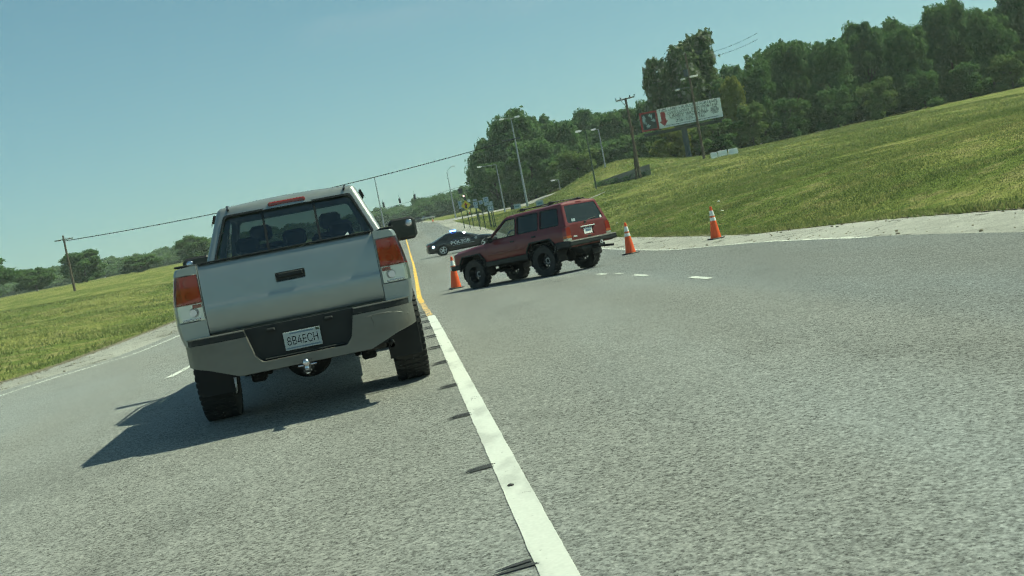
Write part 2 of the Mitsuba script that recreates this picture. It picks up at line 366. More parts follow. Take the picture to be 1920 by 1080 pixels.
# side road that turns off behind the grass island
side = sg.Polygon([(168, 7.2), (176, 10.5), (179.5, 17), (181, 30), (183, 60), (186, 120), (214, 120), (206, 60), (202, 30), (201, 14), (206, 9), (214, 7.2)])
struct('side_road', drape(side, 2.5, 0.06), 'm_conc', smooth=True)
def strip(s0, s1, t0, w, jag=0.0015, n=None):
    n = n or max(2, int((s1 - s0) / 0.12)); ss = np.linspace(s0, s1, n)
    j = lambda: rng.normal(0, jag, n)
    return sg.Polygon(np.vstack([np.column_stack([ss, t0 - w / 2 + j()]), np.column_stack([ss, t0 + w / 2 + j()])[::-1]])).buffer(0)
gp_ = [st(*ground(u, v)[:2]) for u, v in [(1104, 374), (1122, 366), (1140, 358), (1152, 354)]]
struct('gravel_gutter', drape(__import__('shapely').LineString(gp_).buffer(.28), 1.5, 0.03), 'm_conc', smooth=True)
ROADT = Thing.__new__(Thing); ROADT.key, ROADT.M = 'road', np.eye(4)
ROADT.add('white_line', drape(strip(1.0, 18.4, 0.0, 0.135), 0.75, 0.005), 'm_white_line', False, 'solid white lane line that runs from the foreground to beside the pickup')
ROADT.add('worn_yellow_line', drape(strip(18.45, 25.0, -0.02, 0.11, 0.008), 0.75, 0.005), 'm_yellow_old', False, 'worn stretch of yellow line past the end of the white line')
yl_s = np.linspace(25.0, 150.0, 400); yl_t = np.interp(yl_s, [25, 30, 47, 70, 125, 150], [-.02, 0.0, .22, .50, .90, 1.0]); yl_j = lambda: rng.normal(0, .006, 400)
ROADT.add('yellow_line', drape(sg.Polygon(np.vstack([np.column_stack([yl_s, yl_t - .065 + yl_j()]), np.column_stack([yl_s, yl_t + .065 + yl_j()])[::-1]])).buffer(0), 1.5, 0.006), 'm_yellow', False, 'yellow line running away beside the pickup')
ROADT.add('edge_line', drape(strip(16.0, 96.0, 6.90, 0.13, 0.012), 0.75, 0.005), 'm_white_old', False, 'white edge line along the pale shoulder')
ROADT.add('left_edge_line', drape(strip(2, 150.0, -7.9, 0.12, 0.01, 300), 1.5, 0.005), 'm_white_old', False)
for i, s in enumerate([2.2, 6.2, 10.2]): ROADT.add('left_lane_dash', drape(strip(s * 2.6, s * 2.6 + 3, -4.0, 0.12), 0.75, 0.005), 'm_white_old', False)
for u0, v0, u1, v1 in [(1290, 521, 1338, 521.5), (1185, 516.4, 1219, 516.8), (1152, 513.8, 1168, 513.2), (1117, 514.6, 1140, 514.2)]:
    a, b = ground(u0, v0), ground(u1, v1)
    (sa, ta), (sb, tb) = st(a[0], a[1]), st(b[0], b[1])
    lo, hi = min(sa, sb), max(sa, sb)
    ROADT.add('dotted_line_dash', drape(strip(lo, hi, (ta + tb) / 2, 0.11, 0.006), 0.75, 0.006), 'm_white_line', False)
# pairs of short dark strips laid beside the white line
for u, v in [(791, 589), (793, 596), (796, 606), (800, 617.5), (808, 633.5), (817, 654), (829, 682), (850, 725), (881, 779), (924, 876), (1000, 1060)]:
    p = ground(u, v); s, t = st(p[0], p[1])
    t_in = -0.075
    px = p[1] ** 2 / (FOC * 1.27)
    for k, ds in enumerate((0.0, max(.05, 3.2 * px))):
        L = 0.13 + 0.04 * rng.random()
        poly = sg.Polygon([(s + ds - .006, t_in + .03 * rng.random()), (s + ds + .006 + 1.6 * px, t_in), (s + ds - .012 + 1.4 * px, t_in - L * .5), (s + ds - .035, t_in - L), (s + ds - .025, t_in - L * .55)]).buffer(0.004)
        ROADT.add('dark_strip', drape(poly, 0.75, 0.006), 'm_near_black', False)
pb = ground(958, 913)
peb = Thing('pebble', 'small dark pebble lying on the white lane line', 'stone')
g = trimesh.creation.icosphere(2, 0.014); g.vertices *= [1.2, .8, .6]; g.apply_translation(pb + [0, 0, .008]); peb.add('', g, 'm_near_black')

# ------------------------------------------------------------------ wheels
def wheel(tg, c, R, w, rim_r, side, style, num):
    """one wheel of a vehicle: tyre, rim, hub. side +1: outer face towards +y"""
    h = w / 2; sh = 0.022
    prof = [(rim_r, -h * .8), (rim_r + .012, -h * .96), ((R + rim_r) / 2, -h), (R - sh * 1.6, -h * .97), (R - sh * .5, -h * .90), (R, -h * .74), (R, h * .74), (R - sh * .5, h * .90), (R - sh * 1.6, h * .97), ((R + rim_r) / 2, h), (rim_r + .012, h * .96), (rim_r, h * .8), (rim_r, -h * .8)]
    parts = [lathe(prof, 48, 'y')]
    if style == 'mud':
        for k in range(22):
            for e in (-1, 1):
                b = rbox([-.034, e * h * .34, R - .016], [.034, e * h * .99, R + .013], .006)
                b.apply_transform(trimesh.transformations.rotation_matrix(2 * math.pi * (k + .25 * (e + 1)) / 22, [0, 1, 0])); parts.append(b)
            b = rbox([-.028, -h * .26, R - .01], [.028, h * .26, R + .012], .006)
            b.apply_transform(trimesh.transformations.rotation_matrix(2 * math.pi * (k + .6) / 22, [0, 1, 0])); parts.append(b)
    else:
        for k in range(44):
            for y0 in (-.78, -.26, .26, .78):
                b = rbox([-.020, (y0 - .19) * h, R - .006], [.020, (y0 + .19) * h, R + .007])
                b.apply_transform(trimesh.transformations.rotation_matrix(2 * math.pi * (k + .3 * abs(y0)) / 44, [0, 1, 0])); parts.append(b)
    ty = cat(parts); ty.apply_translation(c)
    pn = 'wheel' + (f'_{num:03d}' if num else '')
    tg.add(pn + '__tyre', ty, 'm_rubber', 35)
    yo = side * h
    if style == 'spokes':
        barrel = lathe([(rim_r - .02, -h * .8), (rim_r, -h * .8), (rim_r, h * .85), (rim_r - .02, h * .85), (rim_r - .02, -h * .8)], 40, 'y')
        disc = lathe([(0, .0), (rim_r - .03, .0), (rim_r - .03, .02), (0, .02)], 30, 'y'); disc.apply_translation([0, 0, 0])
        sp = []
        for k in range(5):
            b = hull([[-.035, yo * .62, .03], [.035, yo * .62, .03], [-.028, yo * .72, rim_r - .01], [.028, yo * .72, rim_r - .01], [-.035, yo * .86, .03], [.035, yo * .86, .03], [-.028, yo * .9, rim_r - .01], [.028, yo * .9, rim_r - .01]])
            b.apply_transform(trimesh.transformations.rotation_matrix(2 * math.pi * k / 5 + .3, [0, 1, 0])); sp.append(b)
        sp.append(cyl([0, yo * .6, 0], [0, yo * .95, 0], .06, 16))
        bk = disc; bk.apply_translation(c); tg.add(pn + '__brake_disc', bk, 'm_under')
        r = cat([barrel] + sp); r.apply_translation(c); tg.add(pn + '__rim', r, 'm_alloy')
    else:
        f = lambda q: q * side * h
        bowl = lathe([(rim_r - .004, f(.72)), (rim_r - .004, f(.90)), (rim_r - .02, f(.88)), (rim_r - .035, f(.50)), (.075, f(.52)), (.07, f(.44)), (rim_r - .03, f(.40)), (rim_r - .004, f(.72))], 40, 'y')
        bm = mf(bowl)
        holes = []
        for k in range(8 if style == 'mud' else 6):
            a = 2 * math.pi * k / (8 if style == 'mud' else 6)
            q = cyl([0, -h * 1.2, 0], [0, h * 1.2, 0], .028, 12); q.apply_translation([math.cos(a) * rim_r * .66, 0, math.sin(a) * rim_r * .66]); holes.append(q)
        r = fm(minus(bm, *holes)); r.apply_translation(c); tg.add(pn + '__rim', r, 'm_rim_dark' if style == 'mud' else 'm_alloy')
        hub = lathe([(0, f(.30)), (.085, f(.30)), (.08, f(.62)), (.04, f(.70)), (.036, f(.86)), (0, f(.88))], 20, 'y'); hub.apply_translation(c)
        tg.add(pn + '__hub', hub, 'm_galv' if style == 'mud' else 'm_alloy')
def seat(tg, x, y, z0, z1, w, head=True, part='seat'):
    ms = [rbox([x - .09, y - w / 2, z0], [x + .09, y + w / 2, z1], .05)]
    if head: ms += [rbox([x - .10, y - .125, z1 + .035], [x + .02, y + .125, z1 + .215], .04), cyl([x - .04, y - .05, z1 - .02], [x - .04, y - .05, z1 + .06], .008, 6), cyl([x - .04, y + .05, z1 - .02], [x - .04, y + .05, z1 + .06], .008, 6)]
    tg.add(part, cat(ms), 'm_seat', 40)

# ------------------------------------------------------------------ the silver pickup
def pickup():
    yaw = math.radians(90 + 8.6)
    d = np.array([math.cos(yaw), math.sin(yaw)])
    rear = pix(568, 640, 8.77)
    x0, y0 = rear[0] + d[0] * 1.33, rear[1] + d[1] * 1.33
    t = Thing('pickup_truck', 'silver pickup truck with a dirty dented rear bumper, stopped beside the white line', 'truck', M=pose(x0, y0, float(H(x0, y0)) + .0, yaw))
    R = 0.425; GM = t.M.copy(); t.M = t.M.copy(); t.M[2, 3] += .078
    def prof(k, dz=0.0):
        return [(0, .60), (.62, .60), (.90 * k, .62), (.975 * k, .70), (1.0 * k, .84), (1.005 * k, .98), (.985 * k, 1.13), (.955 * k, 1.26), (.935 * k, 1.335), (.90 * k, 1.352 + dz), (.5, 1.352 + dz), (0, 1.352 + dz)]
    body = mf(loft([(-1.175, prof(.955)), (-1.165, prof(.972)), (-1.13, prof(.985)), (-.9, prof(.992)), (-.45, prof(1.0)), (.45, prof(1.0)), (1.0, prof(.985))], 2))
    pock = [rbox([-1.4, .742, .895], [-1.045, 1.2, 1.285]), rbox([-1.4, -1.2, .895], [-1.045, -.742, 1.285])]
    arch = [cyl([0.0, a, .43], [0.0, b, .43], .515, 40) for a, b in ((.55, 1.2), (-1.2, -.55))]
    bed = minus(body, rbox([-1.09, -.80, .84], [.93, .80, 2]), rbox([-1.4, -.738, .60], [-1.07, .738, 2]), *arch, *pock)
    t.add('bed', bed, 'm_silver', 28)
    for sgn in (1, -1):
        red = (body ^ mf(rbox([-1.4, sgn * .747, 1.05], [-1.05, sgn * 1.2, 1.28]))).translate((-.004, 0, 0))
        clr = (body ^ mf(rbox([-1.4, sgn * .747, .900], [-1.05, sgn * 1.2, 1.046]))).translate((-.004, 0, 0))
        n = 'tail_lamp' + ('' if sgn < 0 else '_001')
        t.add(n + '__red_lens', red, 'm_red_cover', 28); t.add(n + '__clear_lens', clr, 'm_clear_cover', 28)
        ins = (body.translate((.028, -sgn * .022, 0)) ^ mf(rbox([-1.4, sgn * .752, 1.054], [-1.04, sgn * 1.2, 1.276])))
        bowls = [cyl([-1.3, sgn * .835, z], [-1.09, sgn * .835, z], .052, 28, .035) for z in (1.110, 1.215)]
        t.add(n + '__reflector', minus(ins, *bowls, *[rbox([-1.3, sgn * (.90 + .012 * k), 1.06], [-1.10, sgn * (.905 + .012 * k), 1.27]) for k in range(4)]), 'm_reflector', 28)
        ins = (body.translate((.030, -sgn * .022, 0)) ^ mf(rbox([-1.4, sgn * .752, .905], [-1.04, sgn * 1.2, 1.040])))
        t.add(n + '__reflector', minus(ins, cyl([-1.3, sgn * .825, .972], [-1.08, sgn * .825, .972], .058, 28, .030)), 'm_reflector', 28)
        t.add(n + '__red_strip', body.translate((.020, -sgn * .016, 0)) ^ mf(rbox([-1.3, sgn * .756, 1.005], [-1.10, sgn * .83, 1.036])), 'm_red_lens')
        t.add(n + '__divider', body.translate((-.006, 0, 0)) ^ mf(rbox([-1.4, sgn * .747, 1.0455], [-1.08, sgn * 1.2, 1.0505])), 'm_red_lens')
        t.add(n + '__bulb', cat([cyl([-1.18, sgn * .83, .97], [-1.150, sgn * .83, .97], .03, 16), rbox([-1.181, sgn * .78, .912], [-1.15, sgn * .93, .922], .003)]), 'm_chrome')
    # tailgate: pressed sheet with a lip, a soft crease and a recessed handle
    gp = [(-1.075, .765), (-1.160, .765), (-1.182, .80), (-1.192, .90), (-1.191, .985), (-1.176, 1.02), (-1.168, 1.10), (-1.152, 1.22), (-1.136, 1.29), (-1.116, 1.335), (-1.095, 1.352), (-1.075, 1.352)]
    gate = prism(chaikin(gp, 2), -.731, .731, 'y')
    t.add('tailgate', minus(gate, rbox([-1.4, -.125, 1.085], [-1.150, .125, 1.165], .008)), 'm_silver', 25)
    t.add('tailgate_handle', cat([rbox([-1.152, -.122, 1.088], [-1.148, .122, 1.162]), rbox([-1.176, -.105, 1.118], [-1.146, .105, 1.158], .008)]), 'm_black_plastic')
    t.add('tailgate_rail_cap', cat([rbox([-1.125, -.728, 1.353], [-1.078, .728, 1.366], .004)]), 'm_black_plastic')
    for sgn in (1, -1): t.add('bed_rail_cap', rbox([-1.06, sgn * .81, 1.354], [.95, sgn * .925, 1.372], .006), 'm_black_plastic')
    # bumper
    half = [(-1.345, 0), (-1.345, .42), (-1.335, .62), (-1.305, .80), (-1.245, .90), (-1.13, .955), (-1.06, .962)]
    plan = [(x, y) for x, y in half] + [(-1.06, -.962)] + [(x, -y) for x, y in half[::-1]][1:]
    low = [(-1.06, .0)]
    pl = chaikin(plan + [plan[0]], 2)[:-1]
    bump = mf(prism(sg.Polygon(pl).buffer(0), .385, .735, 'z')) ^ mf(prism([(-1.6, .46), (-1.40, .405), (-1.28, .385), (-1.0, .385), (-1.0, .700), (-1.6, .700)], -1.2, 1.2, 'y'))
    rec = prism(rpoly([(-.46, .90), (-.455, .76), (-.40, .53), (-.35, .47), (.35, .47), (.40, .53), (.455, .76), (.46, .90)], .02), -1.6, -1.230, 'x')
    side_cut = [prism([(-.98, .30), (-.98, .535), (-.78, .485), (-.52, .384), (-.52, .30)], -1.6, -1.0, 'x'), prism([(.98, .30), (.98, .535), (.78, .485), (.52, .384), (.52, .30)], -1.6, -1.0, 'x')]
    t.add('rear_bumper', minus(bump, rec, *side_cut), 'm_silver_dirty', 28, 'grimy silver rear bumper with a creased dent')
    # dent creases, raised sharp folds of the pressed steel
    fold = lambda pts: tube([[x, y, z] for x, y, z in pts], .0045, 6)
    t.add('rear_bumper__crease', cat([fold([(-1.338, -.50, .655), (-1.335, -.62, .672), (-1.318, -.72, .668), (-1.285, -.83, .648), (-1.235, -.90, .62)]), fold([(-1.337, -.585, .667), (-1.337, -.60, .60), (-1.337, -.598, .575)])]), 'm_silver_dirty', 40)
    pad = mf(prism(sg.Polygon(pl).buffer(-.008).buffer(0), .702, .748, 'z'))
    t.add('bumper_step_pad', minus(pad, rec), 'm_black_plastic')
    t.add('bumper_lip', minus(mf(prism(sg.Polygon(pl).buffer(-.002), .749, .757, 'z')), rec), 'm_silver_dirty')
    t.add('plate_recess', cat([rbox([-1.236, -.47, .46], [-1.222, .47, .756]), rbox([-1.30, -.33, .476], [-1.237, .33, .488], .004)]), 'm_black_plastic')
    for y in (.24, -.24): t.add('plate_lamp', rbox([-1.29, y - .035, .70], [-1.24, y + .035, .73], .008), 'm_black_plastic')
    P = rbox([-1.272, -.1525, .515], [-1.266, .1525, .667], .002)
    t.add('licence_plate', P, 'm_plate', 30, 'pale licence plate with dark characters')
    t.add('licence_plate__characters', text_on('8B4ECH', .070, [-1.2725, .128, .555], [0, -1, 0], [0, 0, 1], .256, False, .0005, .001), 'm_ink', False)
    t.add('licence_plate__print', cat([rbox([-1.2735, -.145, .525], [-1.2725, .145, .537]), rbox([-1.2735, -.10, .645], [-1.2725, .10, .658])]), 'm_plate_blue', False)
    t.add('licence_plate__decal', rbox([-1.2735, -.147, .641], [-1.2725, -.117, .664]), 'm_green_post', False)
    # below the bumper
    t.add('underbody', cat([rbox([-1.20, -.86, .50], [-1.12, .86, .62], .02), rbox([-1.0, -.56, .60], [4.0, .56, .68]), rbox([-.6, .35, .47], [3.8, .47, .62], .01), rbox([-.6, -.47, .47], [3.8, -.35, .62], .01), rbox([-1.18, -.50, .44], [-1.02, .50, .53], .01), rbox([-1.12, .35, .47], [-.5, .47, .60]), rbox([-1.12, -.47, .47], [-.5, -.35, .60])]), 'm_under')
    t.M = GM
    ax = [cyl([0, -.80, .425], [0, .80, .425], .075, 16)] + [rbox([-.10, y - .07, .27], [.10, y + .07, .50], .02) for y in (.52, -.52)]
    df = trimesh.creation.icosphere(3, .20); df.vertices *= [.9, 1.1, 1]; df.apply_translation([-.02, .04, .41]); ax.append(df)
    t.add('rear_axle', cat(ax), 'm_under')
    sp = lathe([(0, -.12), (.30, -.12), (.39, -.09), (.40, 0), (.39, .09), (.30, .12), (0, .12)], 36, 'z'); sp.apply_translation([-.66, .05, .56])
    t.add('spare_tyre', sp, 'm_rubber')
    t.add('muffler', rbox([-1.0, -.70, .42], [-.45, -.46, .58], .05), 'm_under'); t.add('exhaust_resonator', rbox([.65, -.72, .40], [1.3, -.45, .58], .05), 'm_under')
    for y in (.52, -.52):
        t.add('leaf_spring', tube([[x, y, .36 + .16 * (x / .75) ** 2] for x in np.linspace(-.75, .75, 13)], .035, 8), 'm_under')
        t.add('shock_absorber', cyl([-.12, y * .8, .34], [.18, y * .7, .66], .03, 12), 'm_under')
    t.M = GM.copy(); t.M[2, 3] += .0
    t.add('hitch_receiver', cat([rbox([-1.335, -.038, .418], [-1.02, .038, .494], .006), rbox([-1.345, -.048, .408], [-1.318, .048, .504], .006)]), 'm_black_plastic')
    t.add('ball_mount', cat([rbox([-1.52, -.026, .43], [-1.33, .026, .482], .006), rbox([-1.56, -.035, .412], [-1.46, .035, .432], .006)]), 'm_black_plastic')
    b = lathe([(0, .40), (.016, .40), (.016, .44), (.022, .445), (.018, .462), (.026, .476), (.030, .492), (.024, .510), (.012, .520), (0, .521)], 20); b.apply_translation([-1.52, 0, 0]); t.add('hitch_ball', b, 'm_chrome', 40)
    b = cyl([-1.36, -.075, .455], [-1.36, .075, .455], .008, 8); t.add('hitch_pin', b, 'm_chrome')
    t.add('exhaust_tip', lathe([(.024, 0), (.029, 0), (.029, .28), (.024, .28), (.024, 0)], 20, 'x').apply_transform(trimesh.transformations.translation_matrix([-1.09, -.72, .45])), 'm_under')
    for sgn in (1, -1): t.add('mud_flap', rbox([-.52, sgn * .70, .27], [-.505, sgn * 1.0, .62], .004), 'm_under')
    t.M = GM.copy(); t.M[2, 3] += .078
    # cab with hood
    def cp(k, top, wt=.93):
        return [(0, .55), (.62, .55), (.90 * k, .58), (.965 * k, .70), (.99 * k, .85), (.99 * k, 1.0), (.975 * k, 1.15), (.955 * k, top - .10), (wt * k, top - .01), (.88 * k, top + .01), (.4, top + .01), (0, top + .01)]
    low = mf(loft([(1.03, cp(.975, 1.34)), (1.10, cp(1.0, 1.34)), (2.4, cp(1.0, 1.33)), (3.55, cp(.995, 1.30)), (3.62, cp(.995, 1.27)), (4.2, cp(.985, 1.24)), (4.42, cp(.95, 1.18)), (4.52, cp(.88, 1.08))], 2))
    fa = [cyl([3.70, a, .43], [3.70, b, .43], .50, 40) for a, b in ((.58, 1.2), (-1.2, -.58))]
    gb = [(x, y, z) for x, y, z in [(1.045, .925, 1.315), (1.10, .935, 1.31), (3.62, .90, 1.27), (1.04, .70, 1.33)]]
    gt = [(1.235, .72, 1.865), (1.30, .755, 1.86), (2.70, .71, 1.86), (1.24, .55, 1.895), (1.36, .66, 1.925), (2.58, .62, 1.925), (1.40, .40, 1.945), (2.50, .40, 1.945), (1.225, .0, 1.90), (1.40, 0, 1.95), (2.5, 0, 1.95), (2.78, 0, 1.875), (3.72, 0, 1.28)]
    mir = lambda L: L + [(x, -y, z) for x, y, z in L]
    def ball(c, r):
        b = trimesh.creation.icosphere(2, r).vertices; return [tuple(v + np.array(c)) for v in b]
    gt = [g for g in gt if g[0] > 1.45 or g[1] == 0] + ball((1.335, .665, 1.838), .085) + ball((1.395, .30, 1.850), .095) + ball((2.55, .60, 1.84), .085) + ball((1.9, .63, 1.85), .085)
    gb = gb + ball((1.105, .875, 1.33), .058)
    green = mf(hull(mir(gb + gt)))
    ctr = np.array([2.2, 0, 1.55])
    inner = green.translate((-ctr).tolist()).scale([.945, .935, .90]).translate(ctr.tolist())
    inner = inner + mf(rbox([1.20, -.84, .85], [3.35, .84, 1.34]))
    rw = prism(rpoly([(-.835, 1.365), (-.655, 1.825), (.655, 1.825), (.835, 1.365)], .05), .9, 1.5, 'x')
    ws = prism(rpoly([(-.82, 1.36), (-.64, 1.80), (.64, 1.80), (.82, 1.36)], .05), 2.6, 3.7, 'x')
    w1 = rpoly([(1.42, 1.37), (1.47, 1.80), (2.08, 1.82), (2.08, 1.36)], .03)
    w2 = rpoly([(2.16, 1.36), (2.16, 1.82), (2.66, 1.80), (3.28, 1.36)], .03)
    cabs = minus((low + green) - inner, rw, ws, prism(w1, -1.2, 1.2, 'y'), prism(w2, -1.2, 1.2, 'y'), *fa)
    t.add('cab', cabs, 'm_silver', 28)
    # glass follows the openings
    def pane(poly, axis, ab, shell):
        return shell ^ mf(prism(poly, ab[0], ab[1], axis))
    shell = green.translate((-ctr).tolist()).scale([.992, .99, .985]).translate(ctr.tolist())
    shell = shell - green.translate((-ctr).tolist()).scale([.988, .985, .98]).translate(ctr.tolist())
    def sheet(poly_pts, fn):
        """single sheet with an outline, points mapped by fn"""
        P = rpoly(poly_pts, .05)
        v, f = trimesh.creation.triangulate_polygon(P, engine='earcut'); return TM(np.array([fn(a, b) for a, b in v]), f)
    xr = lambda z: 1.075 + (z - 1.33) * (1.235 - 1.045) / (1.865 - 1.315)
    t.add('rear_window', sheet([(-.85, 1.35), (-.665, 1.835), (.665, 1.835), (.85, 1.35)], lambda y, z: (xr(z), y, z)), 'm_privacy', False)
    t.add('rear_window__seal', minus(prism(rpoly([(-.85, 1.35), (-.665, 1.838), (.665, 1.838), (.85, 1.35)], .05), 0, .012, 'x'), prism(rpoly([(-.825, 1.372), (-.645, 1.818), (.645, 1.818), (.825, 1.372)], .05), -.1, .1, 'x')).warp_batch(lambda v: np.column_stack([1.040 + v[:, 0] + (v[:, 2] - 1.33) * .345, v[:, 1], v[:, 2]])), 'm_black_plastic')
    for y in (.27, -.27): t.add('rear_window__slider_bar', minus(prism([(y - .012, 1.37), (y + .012, 1.37), (y + .012, 1.82), (y - .012, 1.82)], 0, .01, 'x'), rbox([5, 5, 5], [6, 6, 6])).warp_batch(lambda v: np.column_stack([1.055 + v[:, 0] + (v[:, 2] - 1.33) * .345, v[:, 1], v[:, 2]])), 'm_black_plastic')
    t.add('windscreen', sheet([(-.85, 1.34), (-.66, 1.82), (.66, 1.82), (.85, 1.34)], lambda y, z: (3.60 - (z - 1.28) * 1.56, y, z)), 'm_glass', False)
    for sgn in (1, -1):
        yf = lambda z: sgn * (.915 - (z - 1.31) * .335)
        for nm, pp in (('side_window', [(1.40, 1.35), (1.45, 1.82), (2.09, 1.84), (2.09, 1.34)]), ('side_window', [(2.15, 1.34), (2.15, 1.84), (2.68, 1.82), (3.32, 1.34)])):
            t.add(nm, sheet(pp, lambda x, z: (x, yf(z), z)), 'm_glass', False)
        vis = TM(*(lambda v, f: (np.array([(x, sgn * (.975 - (z - 1.31) * .335), z) for x, z in v]), f))(*trimesh.creation.triangulate_polygon(sg.Polygon([(1.38, 1.74), (1.44, 1.87), (2.70, 1.86), (3.34, 1.36), (3.24, 1.36), (2.66, 1.78), (1.46, 1.79)]), engine='earcut')))
        vv = vis.copy(); vv.vertices = vv.vertices + [0, sgn * -.012, .004]; vis.invert() if False else None
        t.add('window_visor', hull(np.vstack([vis.vertices[:3], vv.vertices[:3]])) if False else cat([vis, vv]), 'm_black_plastic', False)
        t.add('door_handle', rbox([1.52, sgn * .985, 1.17], [1.70, sgn * 1.03, 1.205], .01), 'm_silver')
        t.add('door_handle', rbox([2.28, sgn * .985, 1.17], [2.46, sgn * 1.03, 1.205], .01), 'm_silver')
        t.add('roof_moulding', tube([[1.235, sgn * .61, 1.886], [1.36, sgn * .625, 1.929], [2.58, sgn * .585, 1.931]], .013, 6), 'm_black_plastic')
        n = 'door_mirror' + ('' if sgn < 0 else '_001')
        t.add(n + '__housing', rbox([3.02, sgn * 1.085, 1.235], [3.20, sgn * 1.425, 1.515], .05), 'm_black_plastic')
        t.add(n + '__arm', hull([[3.05, sgn * .90, 1.30], [3.18, sgn * .90, 1.30], [3.05, sgn * .90, 1.39], [3.18, sgn * .90, 1.39], [3.06, sgn * 1.12, 1.29], [3.16, sgn * 1.12, 1.29], [3.06, sgn * 1.12, 1.37], [3.16, sgn * 1.12, 1.37]]), 'm_black_plastic')
        t.add(n + '__glass', rbox([3.012, sgn * 1.115, 1.265], [3.022, sgn * 1.395, 1.488], .003), 'm_dark_glass')
        sp = lathe([(0, 0), (.044, .0), (.046, .004), (.040, .014), (.02, .020), (0, .022)], 24, 'x'); sp.apply_transform(np.diag([-1, 1, 1, 1.0])); sp.apply_translation([3.010, sgn * 1.335, 1.435]); t.add(n + '__blind_spot_mirror', sp, 'm_chrome', 60)
        t.add('fuel_flap' if sgn > 0 else 'marker_knob', rbox([.62, sgn * .985, 1.02], [.76, sgn * 1.012, 1.16], .012) if sgn > 0 else trimesh.creation.icosphere(2, .035).apply_transform(trimesh.transformations.translation_matrix([3.42, -1.0, 1.16])), 'm_silver' if sgn > 0 else 'm_black_plastic')
        t.add('headlamp', rbox([4.36, sgn * .60, .96], [4.50, sgn * .90, 1.12], .03), 'm_clear_lens')
    t.add('front_bumper', rbox([4.42, -.93, .52], [4.62, .93, .78], .05), 'm_chrome')
    t.add('grille', rbox([4.46, -.55, .84], [4.545, .55, 1.10], .03), 'm_black_plastic')
    t.add('brake_light', rbox([1.205, -.195, 1.843], [1.262, .195, 1.888], .012), 'm_red_lens', 30, 'red brake light strip above the rear window')
    t.add('cabin_lining', cat([rbox([1.19, -.80, .86], [3.3, .80, .90]), rbox([3.0, -.80, .9], [3.34, .80, 1.30], .05)]), 'm_cabin')
    for y in (.50, 0, -.50): seat(t, 1.48, y, .95, 1.36, .46)
    for y in (.40, -.40): seat(t, 2.42, y, .95, 1.50, .50)
    sw = trimesh.creation.torus(.18, .016, 24, 8); sw.apply_transform(trimesh.transformations.rotation_matrix(math.radians(65), [0, 1, 0])); sw.apply_translation([2.92, .40, 1.32]); t.add('steering_wheel', sw, 'm_cabin', 40)
    t.add('window_sticker', sheet([(-.60, 1.40), (-.46, 1.40), (-.575, 1.47)], lambda y, z: (xr(z) - .006, y, z)) if False else TM([[xr(1.385) - .008, -.575, 1.388], [xr(1.385) - .008, -.505, 1.385], [xr(1.43) - .008, -.562, 1.432]], [[0, 1, 2]]), 'm_sticker', False)
    i = 0; t.M = GM
    for x in (0, 3.70):
        for sgn in (-1, 1):
            wheel(t, [x, sgn * .895, R], R, .305, .23, sgn, 'road', i); i += 1
pickup()

